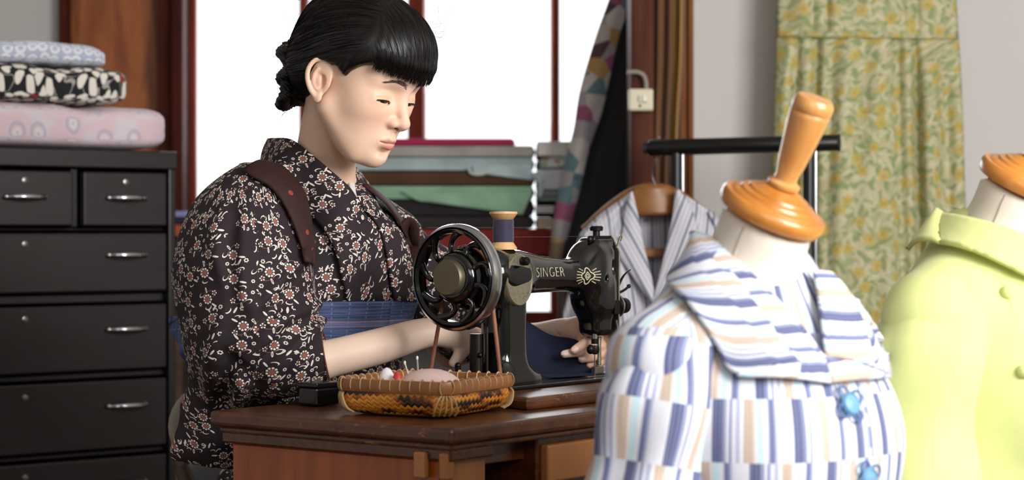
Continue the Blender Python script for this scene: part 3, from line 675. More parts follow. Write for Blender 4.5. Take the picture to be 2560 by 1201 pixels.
fc = M_flo.mix(M_flo.noise(u_, 12, 2).step(.4, .62), '#b5ae85', '#c6bf9a'); fc = M_flo.mix(leafa*.75, fc, '#94a071'); fc = M_flo.mix(leafc*.6, fc, '#a3ab7e'); fc = M_flo.mix(leafb*.75, fc, '#84935f'); fc = M_flo.mix(leafd*.6, fc, '#cfc9aa')
fc = M_flo.mix(flow*.72, fc, '#bfa850'); fc = M_flo.mix(fcore*.45, fc, '#ad8c3c'); M_flo.color(fc).bump(M_flo.noise(u_, 80, 3), .2, .002)
ds = thing('floral_dress', 'sleeveless yellow and green floral dress hanging flat against the white wall', 'dress', P(2170, 900, 4.48))
def pleat(s, t): # knife pleats left and right of the middle, opening below the waist
    d = 0
    for c, w_, a_ in ((.115, .030, 1.), (.225, .030, 1.2), (.30, .04, .5), (.66, .04, .9), (.755, .028, 1.3), (.90, .04, .7), (.48, .07, .25)): d += a_*math.exp(-((s-c-(c-.45)*t*.06)/w_)**2)
    return d
def dressY(s, t): return 4.452-.050*math.sin(math.pi*s)**.55+.030*pleat(s, t)*(.35+.65*min(1, t*3))+.004*math.sin(s*40+t*6)
Ls = [(1941, 78), (1940, 150), (1934, 300), (1928, 500), (1925, 700), (1922, 900)]; Rs = [(2394, 84), (2400, 160), (2406, 300), (2412, 500), (2418, 700), (2424, 900)]
G, U = sheet(Ls, Rs, dressY, 130, 70); U[..., 0] = np.cumsum(np.concatenate([np.zeros((70, 1)), np.linalg.norm(np.diff(G, axis=1), axis=2)], 1), 1); MB().grid(G, uv=U).build('skirt', M_flo, ds, solid=.003)
def bodY(s, t): return 4.455-.045*math.sin(math.pi*s)**.55+.010*(math.exp(-((s-.20)/.02)**2)+math.exp(-((s-.28)/.02)**2)+math.exp(-((s-.70)/.02)**2)+math.exp(-((s-.78)/.02)**2))*max(0, 1-abs(t-.85)*2.2)+.003*math.sin(s*34)
Lb = [(2010, -330), (1985, -230), (1952, -120), (1944, 0), (1942, 88)]; Rb_ = [(2330, -330), (2352, -230), (2384, -120), (2390, 0), (2395, 94)]
G, U = sheet(Lb, Rb_, bodY, 90, 40); MB().grid(G, uv=U).build('bodice', M_flo, ds, solid=.003)
G, U = sheet([(1941, 76), (1941, 92)], [(2394, 82), (2395, 98)], lambda s, t: 4.449-.050*math.sin(math.pi*s)**.55, 60, 4); MB().grid(G, uv=U).build('waist_seam', M_flo, ds, solid=.004)
# ================================================================== sewing table
TA = np.array([-.0742, 2.594]); E1 = np.array([.605, .7962]); E2 = np.array([-.7962, .605]); TT = .735
RT = np.stack([[*E1, 0], [*E2, 0], [0, 0, 1.]], 1)
def T(s, t, z): q = TA+E1*s+E2*t; return np.array([q[0], q[1], z])
def tpoly(pts): return [tuple(T(s, t, 0)[:2]) for s, t in pts]
M_tw = wood('table_mahogany', '#341609', '#55290f', (1.5, 22, 22), .26, 5, c3='#2a1208', wear=0, coat=.3)
M_te = wood('table_edge_worn', '#3f2214', '#64391f', (1.5, 22, 22), .35, 5, wear=.8, coat=.2)
M_tp = wood('table_panel', '#7d3304', '#a8520e', (16, 16, 1.3), .28, 4, coat=.3)
M_tl = wood('table_leg_pale', '#9c6236', '#b37846', (16, 16, 1.3), .4, 4)
tbl = thing('sewing_table', 'dark mahogany sewing machine table with worn edges in front of the kneeling cloth', 'table', T(.45, .21, 0))
tbl['label'] = 'dark mahogany sewing table with worn moulded edge under the black machine'
TL, TWd = .98, .425
MB().prism(tpoly([(0, 0), (TL, 0), (TL, TWd), (0, TWd)]), TT-.021, TT).build('tabletop', [M_te], tbl, smooth=False, bevel=.006, seg=3)
MB().prism(tpoly([(.010, .010), (TL-.01, .010), (TL-.01, TWd-.01), (.010, TWd-.01)]), TT-.030, TT-.0205).build('edge_moulding', M_te, tbl, smooth=False, bevel=.003)
MB().prism(tpoly([(.012, .012), (.10, .012), (.10, .412), (.012, .412)]), TT-.044, TT-.029).build('apron', M_tw, tbl, smooth=False, bevel=.003)
MB().prism(tpoly([(.255, .075), (TL-.03, .07), (TL-.03, .36), (.30, .36), (.272, .33), (.272, .12)]), TT, TT+.018).build('raised_leaf', M_te, tbl, smooth=False, bevel=.006, seg=3)
s1 = MB().prism(tpoly([(.018, .030), (.098, .030), (.098, .398), (.018, .398)]), 0, TT-.043).build('side_panel', M_tp, tbl, smooth=False, bevel=.003)
MB().prism(tpoly([(.024, .024), (.098, .024), (.098, .032), (.024, .032)]), 0, TT-.03).build('leg_board', M_tl, tbl, smooth=False, bevel=.002)
MB().tube([T(.022, .028, 0), T(.022, .028, TT-.03)], .009, 14).build('corner_post', M_tw, tbl)
MB().box(T(.010, .058, TT-.05), (.012, .018, .034), RT).box(T(.016, .022, TT-.05), (.016, .014, .034), RT).build('corner_block', M_tl, tbl, smooth=False, bevel=.003)
MB().box(T(.57, .39, TT-.06), (.8, .018, .06), RT).box(T(.16, .20, TT-.045), (.12, .3, .03), RT).build('rail', M_tw, tbl, smooth=False, bevel=.002)
MB().box(T(.150, .10, TT-.075), (.011, .006, .085), RT).build('hanging_strip', M_tl, tbl, smooth=False, bevel=.001)
du = MB().prism(tpoly([(.214, .028), (.62, .028), (.62, .15), (.214, .15)]), .08, TT-.03).build('drawer_case', M_tw, tbl, smooth=False, bevel=.003)
for z0, z1 in ((.645, .695), (.40, .635), (.12, .39)):
    d_ = MB().box(T(.417, .022, (z0+z1)/2), (.39, .014, z1-z0), RT).build('drawer', M_tl, tbl, smooth=False, bevel=.003)
    MB().ball(T(.417, .010, (z0+z1)/2), .011).build('knob', M_steel, d_)
for s_, t_ in ((.94, .05), (.94, .375)): MB().box(T(s_, t_, (TT-.03)/2), (.05, .05, TT-.03), RT).build('leg', M_tw, tbl, smooth=False, bevel=.004)

# ================================================================== sewing machine
M_jap = Mat('black_japan', '#08090b', .13); M_jap.b.inputs['Coat Weight'].default_value = .6; M_jap.b.inputs['Coat Roughness'].default_value = .06
M_jap.bump(M_jap.noise(M_jap.obj(), 25, 2), .02, .002)
M_nick = Mat('tarnished_nickel', '#a9a294', .32, 1.); M_nick.rough(M_nick.noise(M_nick.obj(), 90, 4)*.35+.18)
M_eng = Mat('engraved_plate', '#a39c84', .38, .75); o_ = M_eng.obj(); nz = M_eng.noise(o_, 70, 2, .5, 2.2); ln = (nz-.5).abs().lt(.018)
M_eng.color(M_eng.mix(ln*.6, '#a39b84', '#6d6654')).bump(nz, .35, .0015)
M_brass = Mat('dull_brass', '#6c6450', .45, .7); M_brass.rough(M_brass.noise(M_brass.obj(), 60, 3)*.3+.3)
M_gold = Mat('gilt_lettering', '#d8cfb0', .45, .1); M_dk = Mat('oiled_steel', '#2a2725', .35, .8)
W0 = np.array([-.0772, 2.93]); BZ = TT+.018+.005
def K(L, y, z): q = W0+E1*L-E2*y; return np.array([q[0], q[1], BZ+z])
RK = np.stack([[*E1, 0], [*(-E2), 0], [0, 0, 1.]], 1)
AXL = np.array([*E1, 0]); AXY = np.array([*(-E2), 0])
mc = thing('sewing_machine', 'old black cast iron sewing machine with spoked handwheel and gilt lettering', 'sewing machine', K(.2, -.04, -.005))
def rbx(c, hf, r):
    c = np.asarray(c, np.float32); hf = np.asarray(hf, np.float32)
    def f(X, Y, Z):
        x, y, z = np.abs(X-c[0])-(hf[0]-r), np.abs(Y-c[1])-(hf[1]-r), np.abs(Z-c[2])-(hf[2]-r)
        return np.sqrt(np.maximum(x, 0)**2+np.maximum(y, 0)**2+np.maximum(z, 0)**2)+np.minimum(np.maximum(x, np.maximum(y, z)), 0)-r
    f.lo, f.hi = c-hf, c+hf; return f
mv = Vol((.03, -.06, -.004), (.40, .06, .235), .0019)
mv.add(rbx((.108, .0, .08), (.030, .026, .09), .016)); mv.add(rbx((.112, .001, .004), (.046, .033, .012), .008), .034)
mv.chain([(.082, 0, .160), (.13, 0, .162), (.19, 0, .158), (.25, 0, .1555), (.31, 0, .155)], [.036, .033, .0275, .0245, .026], .02)
mv.add(rbx((.332, 0, .150), (.034, .026, .056), .020), .03)
mv.add(rbx((.338, 0, .105), (.024, .021, .045), .014), .02)
mv.add(ell((.318, 0, .172), (.036, .027, .030)), .012); mv.add(rbx((.340, 0, .203), (.024, .017, .008), .005), .006)
mv.cut(ell((.351, .028, .166), (.0075, .012, .0125)), .002); mv.cut(ell((.322, .032, .150), (.004, .010, .004)), .001)
V, Fq = mv.mesh(); Vw = np.stack([K(*p) for p in V]) if False else (np.concatenate([W0, [BZ]])+V[:, :1]*AXL+V[:, 1:2]*AXY+V[:, 2:]*np.array([0, 0, 1.]))
sdf_obj('arm_and_pillar', Vw, Fq, M_jap, mc, smooth_it=2)
def surf_y(L, z):
    ys = np.arange(.055, -.01, -.0004); d = mv.sample(np.stack([np.full(len(ys), L), ys, np.full(len(ys), z)], 1)); k = np.argmax(d < 0); return ys[k]
MB().prism3([K(.055, -.150, -.0045), K(.055, .040, -.0045), K(.42, .040, -.0045), K(.42, -.150, -.0045)], (0, 0, .0055)).build('bed', M_jap, mc, smooth=False, bevel=.0018, seg=3)
MB().prism3([K(.30, -.035, .001), K(.30, .012, .001), K(.385, .012, .001), K(.385, -.035, .001)], (0, 0, .0008)).build('needle_plate', M_nick, mc, smooth=False)
# handwheel
hwz = .1565
whl = MB().lathe([(.0625, -.008), (.0625, .008), (.067, .011), (.0715, .010), (.0715, -.006), (.067, -.011), (.0625, -.008)], K(0, 0, hwz), AXL, 72, cap=False)
for k in range(9):
    th = 2*math.pi*k/9+.35; pts = []
    for q in np.linspace(0, 1, 12):
        r_ = .030+.034*q; a_ = th+.22*math.sin(q*math.pi*1.0)-.30*q; pts.append(K(-.004+.006*math.sin(q*math.pi), r_*math.cos(a_), hwz+r_*math.sin(a_)))
    whl.tube(pts, [.0058-.0018*math.sin(math.pi*q) for q in np.linspace(0, 1, 12)], 10)
whl.lathe([(0, .02), (.034, .018), (.038, .008), (.037, -.006), (.031, -.012), (.027, -.013), (.0, -.013)], K(0, 0, hwz), AXL, 48)
hwo = whl.build('handwheel', M_jap, mc)
MB().lathe([(.0705, -.0098), (.0735, -.0085), (.0752, -.004), (.0752, .005), (.073, .0095), (.0700, .0105), (.0700, -.009)], K(0, 0, hwz), AXL, 80, cap=False).build('wheel_rim', M_chrome, hwo)
MB().lathe([(0, -.013), (.0255, -.013), (.0255, -.021), (.0235, -.0235), (0, -.024)], K(0, 0, hwz), AXL, 48).build('clutch_knob', M_brass, hwo)
MB().lathe([(0, .01), (.040, .010), (.044, .014), (.040, .019), (.040, .024), (.046, .028), (.046, .031), (.022, .034), (.020, .06), (0, .06)], K(0, 0, hwz), AXL, 40).build('belt_pulley', M_jap, hwo)
# leather belt
M_belt = wood('belt_leather', '#7a4a36', '#9a644a', (20, 20, 20), .6)
bl = [K(.022, -.070, 0), K(.022, -.043, .122)]+[K(.022, .043*math.cos(t), hwz+.043*math.sin(t)) for t in np.linspace(math.pi+.35, -.2, 18)]+[K(.022, .063, .0)]
MB().tube(np.vstack([np.linspace(bl[0], bl[1], 6), spline(bl[1:-1], 40)[1:-1], np.linspace(bl[-2], bl[-1], 8)]), .0030, 10).build('drive_belt', M_belt, mc)
# oval rear plate
th = np.linspace(0, 2*math.pi, 56, endpoint=False)
def oval(a, b, y0): return np.array([K(.102+a*math.cos(t), y0, .1515+b*math.sin(t)) for t in th])
pl_ = MB().grid(np.array([oval(.0315, .0375, .018), oval(.0315, .0375, .0325), oval(.0300, .0360, .0345), oval(.0280, .0340, .0345), oval(.0275, .0335, .0338), oval(.001, .001, .0338)]), True, True).build('engraved_plate', M_eng, mc)
MB().lathe([(0, 0), (.0058, 0), (.0062, .003), (.0062, .010), (.0045, .012), (0, .0125)], K(.106, .034, .1785), AXY, 20).build('thumb_screw', M_dk, pl_)
# lettering and ornament, wrapped on the arm
def wrap_text(txt, size, L0, z0, parent, name, stretch=1.):
    c = bpy.data.curves.new('txt', 'FONT'); c.body = txt; c.size = size; c.extrude = .0002; c.space_character = 1.12; c.offset = -.0005
    o = bpy.data.objects.new('txt', c); SC.collection.objects.link(o); dg = bpy.context.evaluated_depsgraph_get(); dg.update()
    me = bpy.data.meshes.new_from_object(o.evaluated_get(dg)); bpy.data.objects.remove(o)
    co = np.array([v.co for v in me.vertices]); base = np.array(wloc(parent))
    for v, q in zip(me.vertices, co):
        L, z = L0+q[0]*stretch, z0+q[1]; v.co = K(L, surf_y(L, z)+.0005+(.0004 if q[2] > 0 else -.001), z)-base
    me.name = name; return link(name, me, M_gold, parent)
LET = wrap_text('SINGER', .0205, .143, .1545, mc, 'lettering', 1.06)
orn = MB()
def stroke(p, q, w):
    p, q = np.array(p, float), np.array(q, float); d = (q-p)/np.linalg.norm(q-p); n = np.array([-d[1], d[0]])*w/2
    for i in range(3):
        a_, b_ = p+(q-p)*i/3, p+(q-p)*(i+1)/3; pts = [K(x[0], surf_y(x[0], x[1])+.0004, x[1]) for x in (a_-n, b_-n, b_+n, a_+n)]; orn.prism3(pts, AXY*.0006)
oc = np.array([.280, .154])
for r1 in (.0062, .0030):
    for k in range(4): a0, a1 = math.pi/2*k, math.pi/2*(k+1); stroke(oc+r1*np.array([math.cos(a0), math.sin(a0)]), oc+r1*np.array([math.cos(a1), math.sin(a1)]), .0011)
for k in range(24):
    a0 = 2*math.pi*k/24; a1 = 2*math.pi*(k+1)/24; R0 = .0102+.0022*math.cos(4*a0); R1 = .0102+.0022*math.cos(4*a1)
    stroke(oc+R0*np.array([1.15*math.cos(a0), math.sin(a0)]), oc+R1*np.array([1.15*math.cos(a1), math.sin(a1)]), .0016)
for s_ in (-1, 1):
    for q in (-.75, -.45, -.15, .15, .45, .75): stroke(oc+np.array([s_*.0135*math.cos(q), .0115*math.sin(q)]), oc+np.array([s_*(.026 if abs(q) < .5 else .022)*math.cos(q*.85), .019*math.sin(q*.85)]), .0011)
orn.build('ornament', M_gold, mc, smooth=False)
# head fittings
MB().lathe([(0, .205), (.0085, .205), (.0085, .211), (.0055, .213), (.0055, .221), (.010, .222), (.0105, .227), (.009, .229), (0, .2295)], K(.335, .004, 0), (0, 0, 1), 22).build('presser_screw', M_dk, mc)
cl_ = MB()
for q in (.306, .316): cl_.ball(K(q, .012, .2085), (.0045, .0045, .006))
cl_.box(K(.335, .012, .2125), (.05, .006, .0035), RK); cl_.build('thread_guide', M_dk, mc)
MB().prism3([K(.3665, -.024, .035), K(.3665, .024, .035), K(.3665, .0245, .19), K(.3665, .012, .212), K(.3665, -.012, .212), K(.3665, -.0245, .19)], AXL*.003).build('face_plate', M_nick, mc, smooth=False, bevel=.001)
MB().tube(spline([K(.366, .020, .195), K(.372, .020, .205), K(.378, .019, .214), K(.382, .018, .211), K(.379, .018, .207)], 14), .0018, 8).build('wire_guide', M_nick, mc)
tn = MB().lathe([(.0, 0), (.016, 0), (.0185, .002), (.016, .004), (.0165, .007), (.0185, .009), (.015, .011), (.009, .012), (.009, .022), (.012, .023), (.012, .033), (.009, .035), (0, .035)], K(.3695, .010, .106), AXL, 30).build('tension_dial', M_dk, mc)
MB().lathe([(.0186, .004), (.0190, .0055), (.0186, .007)], K(.3695, .010, .106), AXL, 30, cap=False).build('tension_disc', M_chrome, tn)
MB().tube(spline([K(.371, .004, .092), K(.372, .012, .118), K(.374, .018, .138), K(.384, .022, .154), K(.398, .024, .162)], 22), [.0042]*10+list(np.linspace(.0042, .0016, 12)), 10, flat=.6).build('take_up_lever', M_dk, mc)
MB().tube(spline([K(.372, .014, .124), K(.392, .016, .130), K(.402, .018, .136)], 10), .0022, 8).ball(K(.402, .018, .136), .0035).build('spring_stud', M_dk, mc)
MB().box(K(.356, .024, .105), (.014, .010, .022), RK).box(K(.356, .024, .128), (.006, .006, .010), RK).build('bracket', M_dk, mc, smooth=False, bevel=.0015)
MB().tube(spline([K(.362, .022, .085), K(.365, .023, .065), K(.369, .023, .045), K(.370, .023, .03)], 12), .0016, 8).build('presser_lever', M_chrome, mc)
MB().tube([K(.322, .010, .075), K(.322, .010, .050)], .0042, 14).build('needle_bar', M_chrome, mc)
nc = MB().lathe([(0, .048), (.0065, .047), (.0075, .041), (.0065, .036), (.003, .034), (0, .034)], K(.322, .010, 0), (0, 0, 1), 16).tube([K(.322, .010, .050), K(.322, .010, .058)], .0055, 14)
nc.tube([K(.322, .010, .0415), K(.309, .012, .0425)], .003, 10).ball(K(.307, .0125, .0425), (.0062, .0062, .0075)); nc.build('needle_clamp', M_dk, mc)
MB().tube([K(.322, .010, .036), K(.322, .010, .001)], [.0010, .0005], 8).build('needle', M_chrome, mc)
MB().tube([K(.350, -.002, .075), K(.350, -.002, .016)], .0038, 12).box(K(.347, -.002, .008), (.022, .009, .012), RK).build('presser_foot', M_nick, mc, smooth=False, bevel=.001)
MB().tube([K(.060, -.012, .0), K(.060, -.012, .075)], .010, 14).tube([K(.061, .006, .0), K(.061, .006, .085)], .0022, 8).ball(K(.055, -.002, .045), .004).build('bobbin_winder', M_dk, mc)
MB().tube([K(.040, -.03, 0), K(.040, -.03, .030)], .0042, 10).ball(K(.040, -.03, .030), .0048).build('stud', M_dk, mc)
MB().tube([K(.107, 0, .19), K(.107, 0, .2475)], .0022, 10).build('spool_pin', M_nick, mc)
# thread spool on the pin
M_spool = wood('spool_wood', '#c79a66', '#dcb684', (20, 20, 6), .5); M_thread = Mat('violet_thread', '#2c2745', .6)
_z = M_thread.xyz(M_thread.obj())[2]; M_thread.bump((_z*6000).sin(), .4, .0006); M_thread.b.inputs['Sheen Weight'].default_value = .3
sz = .1948; sp = thing('thread_spool', 'wooden spool wound with dark violet thread on top of the machine', 'spool', K(.107, 0, sz))
MB().lathe([(.0045, 0), (.0195, 0), (.020, .0025), (.0185, .0045), (.0145, .0105), (.0125, .011), (.0125, .043), (.0145, .0435), (.0190, .0500), (.0205, .0515), (.0200, .0545), (.0045, .0548)], K(.107, 0, sz), (0, 0, 1), 40, cap=False).build('spool_body', M_spool, sp)
MB().lathe([(.0128, .0108), (.0150, .0112), (.0152, .027), (.0150, .0428), (.0128, .0432)], K(.107, 0, sz), (0, 0, 1), 40, cap=False).build('thread_winding', M_thread, sp)
MB().tube([K(.122, .004, sz+.018), K(.20, .006, sz+.018), K(.31, .010, .2135)], .0003, 6).build('loose_thread', M_thread, sp)

# ================================================================== woven basket with sewing bits
kb = .97
def bk(u, v): return P(u, v, (CAM_Z-.778)*F_PX/(v-HZ))
def near(p): q = p.copy(); q[0] *= kb; q[1] *= kb; q[2] = CAM_Z+(q[2]-CAM_Z)*kb; return q
qc = [near(bk(*c)) for c in ((838, 946), (1120, 958), (1290, 936))]; NN = qc[1]; b1 = (qc[2]-NN); b2 = (qc[0]-NN); RIM = NN[2]; b1[2] = b2[2] = 0
BH = RIM-TT-.0015
def Bk(a, b, h): p = NN+b1*a+b2*b; return np.array([p[0], p[1], TT+.0015+h])
def bring(ins, h, r=.10, n=15):
    """rounded rectangle ring of the basket at height h, pulled in by ins"""
    L1, L2 = np.linalg.norm(b1), np.linalg.norm(b2); pts = []
    r_ = .022
    for (cx, cy, a0) in ((r_, r_, math.pi), (L1-r_, r_, 1.5*math.pi), (L1-r_, L2-r_, 0), (r_, L2-r_, .5*math.pi)):
        for k in range(n):
            a_ = a0+math.pi/2*k/(n-1); x = cx+r_*math.cos(a_); y = cy+r_*math.sin(a_)
            x = ins+(x/L1)*(L1-2*ins); y = ins+(y/L2)*(L2-2*ins); pts.append((x, y))
    out = []
    for i in range(4*n):
        p, q = pts[i], pts[(i+1) % (4*n)]; m = 1 if (i+1) % n else 26
        for k in range(m): out.append((p[0]+(q[0]-p[0])*k/m, p[1]+(q[1]-p[1])*k/m))
    return np.array([Bk(x/L1, y/L2, h) for x, y in out])
M_bas = Mat('woven_bamboo', '#c07a2c', .45); u_ = M_bas.uv(); X_, Y_, _ = M_bas.xyz(u_)
zig = ((X_*95).fract()-.5).abs()*.0085; row = ((Y_+zig)*150).floor(); ro = ((Y_+zig)*150).fract(); nb = M_bas.noise(M_bas.vec(X_*14, row*3.1), 1., 2)
bc = M_bas.ramp(nb, [(0, '#241708'), (.41, '#241708'), (.44, '#7a3f14'), (.49, '#d07a1c'), (.60, '#e0932e'), (.8, '#e8ae55')])
bc = M_bas.mix((ro-.5).abs().gt(.44)*.6, bc, '#4a2a10'); M_bas.color(bc).bump(ro*(1-ro)*4+zig*60, .5, .002); M_bas.b.inputs['Coat Weight'].default_value = .3
M_rim = wood('basket_rim_bamboo', '#7c4a26', '#a06a38', (6, 6, 6), .42, coat=.2); M_tie = wood('basket_tie', '#cfae7c', '#a98654', (20, 20, 20), .5)
bs = thing('sewing_basket', 'shallow woven bamboo basket with zigzag pattern on the table corner', 'basket', Bk(.5, .5, 0))
prof = [(.022, .0), (.013, .003), (.005, .011), (.001, .022), (.003, BH-.014), (.004, BH-.002), (.0075, BH-.002), (.0075, BH-.014), (.006, .022), (.010, .013), (.018, .0065), (.026, .0045)]
rings = [bring(i_, h_) for i_, h_ in prof]; n_ = len(rings[0]); G = np.array(rings); G = np.concatenate([G, G[:, :1]], 1)
al = np.concatenate([[0], np.cumsum(np.linalg.norm(np.diff(rings[4], axis=0), axis=1)), [0]]); al[-1] = al[-2]+np.linalg.norm(rings[4][-1]-rings[4][0])
vv = np.concatenate([[0], np.cumsum([math.hypot(prof[i+1][0]-prof[i][0], prof[i+1][1]-prof[i][1]) for i in range(len(prof)-1)])])
U = np.stack(np.broadcast_arrays(al[None, :], vv[:, None]), -1)
mb = MB().grid(G, uv=U); mb.f.append(list(range(n_))[::-1]); mb.uv.append([(0, 0)]*n_); mb.mi.append(0); k0 = (len(prof)-1)*(n_+1); mb.f.append([k0+j for j in range(n_)]); mb.uv.append([(0, 0)]*n_); mb.mi.append(0)
mb.build('woven_body', M_bas, bs)
rp = [(-.0015, BH-.016), (-.0035, BH-.009), (-.0015, BH), (.0085, BH), (.0095, BH-.006), (.0085, BH-.014)]
G = np.array([bring(i_, h_) for i_, h_ in rp]+[bring(*rp[0])]); MB().grid(np.concatenate([G, G[:, :1]], 1)).build('rim', M_rim, bs)
ties = MB(); L1_, L2_ = np.linalg.norm(b1), np.linalg.norm(b2)
def tie(a, b, nx):
    c = Bk(a, b, BH-.007); d = nx/np.linalg.norm(nx)
    side = np.array([-d[1], d[0], 0]); ring_ = [c+d*(.0060*math.cos(t))*1.08+np.array([0, 0, .0090*math.sin(t)]) for t in np.linspace(0, 2*math.pi, 14)]
    ties.tube(ring_, .0013, 6, cap=False, flat=.6)
for k in range(11):
    t = .06+.88*k/10; tie(.022/L1_*0+.018, t, b1*-1); tie(1-.018, t, b1)
for k in range(11):
    t = .06+.88*k/10; tie(t, .020, b2*-1); tie(t, 1-.020, b2)
ties.build('rim_ties', M_tie, bs)
for (a, b) in ((0, 0), (1, 0), (0, 1), (1, 1)):
    cw = MB()
    for k in range(5):
        o_ = (k-2)*.0035; c0 = Bk(a, b, BH-.016); cm = Bk(.5, .5, 0)
        din = np.array([cm[0]-c0[0], cm[1]-c0[1], 0]); din /= np.linalg.norm(din); sd = np.array([-din[1], din[0], 0])
        cw.tube(spline([Bk(a, b, BH-.018)+din*.010+sd*o_*.9, Bk(a, b, .024)+din*.0075+sd*o_*1.6, Bk(a, b, .010)+din*.012+sd*o_*2.2, Bk(a, b, .003)+din*.022+sd*o_*2.0], 12), .0014, 6)
    cw.build('corner_binding', M_tie, bs)

bfl = .0045
M_pinkc = cloth('pincushion_pink', '#e3c3bd', bump=.1); pc0 = Bk(.42, .42, bfl)
pcu = MB().ball(pc0+[0, 0, .0275], (.044, .036, .027), 24).build('pincushion', M_pinkc); tag(pcu, 'small pale pink pincushion lying in the woven basket', 'pincushion')
M_ndl = Mat('pin_steel', '#d9d2c0', .25, .8); M_pearl = Mat('pearl_head', '#f3efe8', .25)
def pin(a, b, lean, label, hc=True):
    q = Bk(a, b, bfl+.030); top = q+np.array(lean); o = thing('sewing_pin', label, 'pin', q, 'pins in the pincushion')
    MB().tube([q-[0, 0, .006], top], [.0012, .0014], 8).build('pin_shaft', M_ndl, o)
    MB().ball(top, (.0018, .0018, .0026)).build('pin_head', M_pearl, o)
def pinat(u, v0, v1, u1, label):
    Y = pc0[1]; a_ = P(u, v0, Y); b_ = P(u1, v1, Y); o = thing('sewing_pin', label, 'pin', a_, 'pins in the pincushion')
    MB().tube([a_-(b_-a_)*.25, b_], [.0013, .0011], 8).build('pin_shaft', M_ndl, o); MB().ball(b_, (.0017, .0017, .003)).build('pin_head', M_pearl, o)
pinat(1046, 944, 896, 1043, 'longest ivory pin standing upright in the pink pincushion'); pinat(1022, 944, 908, 1012, 'leaning ivory pin left of the upright one in the pincushion')
chk = MB().ball(Bk(.25, .70, bfl+.0285), (.0125, .011, .028), 14).build('tailors_chalk', Mat('chalk_white', '#f0edf0', .8)); tag(chk, 'white lump of chalk in the basket left of the pincushion', 'chalk')
rdb = MB().ball(Bk(.22, .585, bfl+.0265), (.009, .009, .026), 14).build('red_bobbin', Mat('red_bead', '#c2403a', .4)); tag(rdb, 'small red round bobbin beside the white chalk in the basket', 'bobbin')
# small black box on the left of the table
qb = T(.150, .360, TT); bbx = thing('black_box', 'small black lacquered box left of the woven basket', 'box', qb)
MB().box(qb+[0, 0, .014], (.048, .036, .026), RT).build('box_body', Mat('black_lacquer', '#0c0a0b', .2), bbx, smooth=False, bevel=.004, seg=3)
MB().box(qb+[0, 0, .0300], (.050, .038, .007), RT).build('box_lid', Mat('black_lacquer_lid', '#121011', .25), bbx, smooth=False, bevel=.002)

# ================================================================== navy cloth under the needle
M_navy = cloth('navy_cotton', '#121734', rough=.9, bump=.15)
nz_ = 14; rows = []
topc = spline([P(1296, 792, 3.24), P(1330, 812, 3.245), P(1378, 839, 3.25), P(1440, 851, 3.235), P(1475, 880, 3.22)], 30)
botc = spline([K(.245, -.06, .0035), K(.275, -.065, .0035), K(.305, -.05, .003), K(.33, -.03, .003), K(.352, -.01, .003)], 30)
for i in range(nz_):
    t = i/(nz_-1); q = topc*(1-t)+botc*t; d = np.sin(np.linspace(0, 1, 30)*9+t*2)*.004*math.sin(math.pi*t); q = q+d[:, None]*AXY; q[:, 2] -= .014*math.sin(math.pi*t)*np.linspace(1, .3, 30); q[:, 2] = np.maximum(q[:, 2], BZ+.003); rows.append(q)
back = topc+np.array([0, .05, -.035]); rows = [back]+rows
flat = spline([K(.235, -.01, .003), K(.27, .0, .003), K(.31, .004, .003), K(.34, .008, .003), K(.36, .012, .003)], 30); rows.append(flat)
nv_ = MB().grid(np.array(rows)).build('navy_cloth', M_navy, solid=.0015); tag(nv_, 'dark navy cloth being sewn under the needle of the machine', 'cloth')
# ================================================================== the woman at the machine
def rotf(psi, p, r):
    f0 = np.array([math.sin(psi), -math.cos(psi), 0]); l0 = np.array([math.cos(psi), math.sin(psi), 0]); z = np.array([0, 0, 1.])
    f = math.cos(p)*f0-math.sin(p)*z; u = math.sin(p)*f0+math.cos(p)*z
    return np.stack([f, math.cos(r)*l0-math.sin(r)*u, math.cos(r)*u+math.sin(r)*l0], 1)
HR = rotf(math.radians(58.5), math.radians(21.8), math.radians(1.)); HO = np.array([-.2230, 3.05, 1.1995])
def H(p): return HO+np.asarray(p, float)@HR.T
def Hi(p): return (np.asarray(p, float)-HO)@HR
pr = thing('person', 'seated woman with dark pinned-up hair in a flowered plum kimono sewing at the machine', 'person', (-.30, 3.22, 0))
M_skin = Mat('skin', '#edc7a9', .48); M_skin.color(M_skin.attr('Col')); M_skin.b.inputs['Subsurface Weight'].default_value = .12; M_skin.b.inputs['Subsurface Radius'].default_value = (.01, .004, .002); M_skin.b.inputs['Subsurface Scale'].default_value = .6
M_skin.b.inputs['Specular IOR Level'].default_value = .35
M_skin.bump(M_skin.noise(M_skin.obj(), 900, 2), .03, .0005)
hv = Vol((-.125, -.092, -.205), (.122, .092, .130), .00125)
A = hv.add
A(ell((-.012, 0, .032), (.094, .073, .084)))
A(ell((.030, 0, .040), (.056, .060, .052)), .03)
A(ell((.034, 0, -.030), (.050, .0545, .065)), .03)
for s in (-1, 1):
    A(rc((.002, .052*s, -.046), (.050, .024*s, -.092), .016, .015), .03)          # jaw
    A(ell((.046, .037*s, -.021), (.025, .021, .025)), .025)                        # cheek bone
    A(ell((.041, .024*s, -.060), (.027, .020, .025)), .02)                         # lower cheek
    A(rc((.069, .010*s, .022), (.060, .040*s, .024), .014, .012), .015)             # brow
A(ell((.040, 0, -.078), (.036, .036, .030)), .02); A(ell((.068, 0, -.093), (.0165, .018, .0155)), .014)   # chin
A(ell((.066, 0, -.062), (.021, .0235, .019)), .012)                                 # mouth mound
for s in (-1, 1): hv.cut(ell((.091, .031*s, .001), (.018, .021, .014)), .014)      # sockets
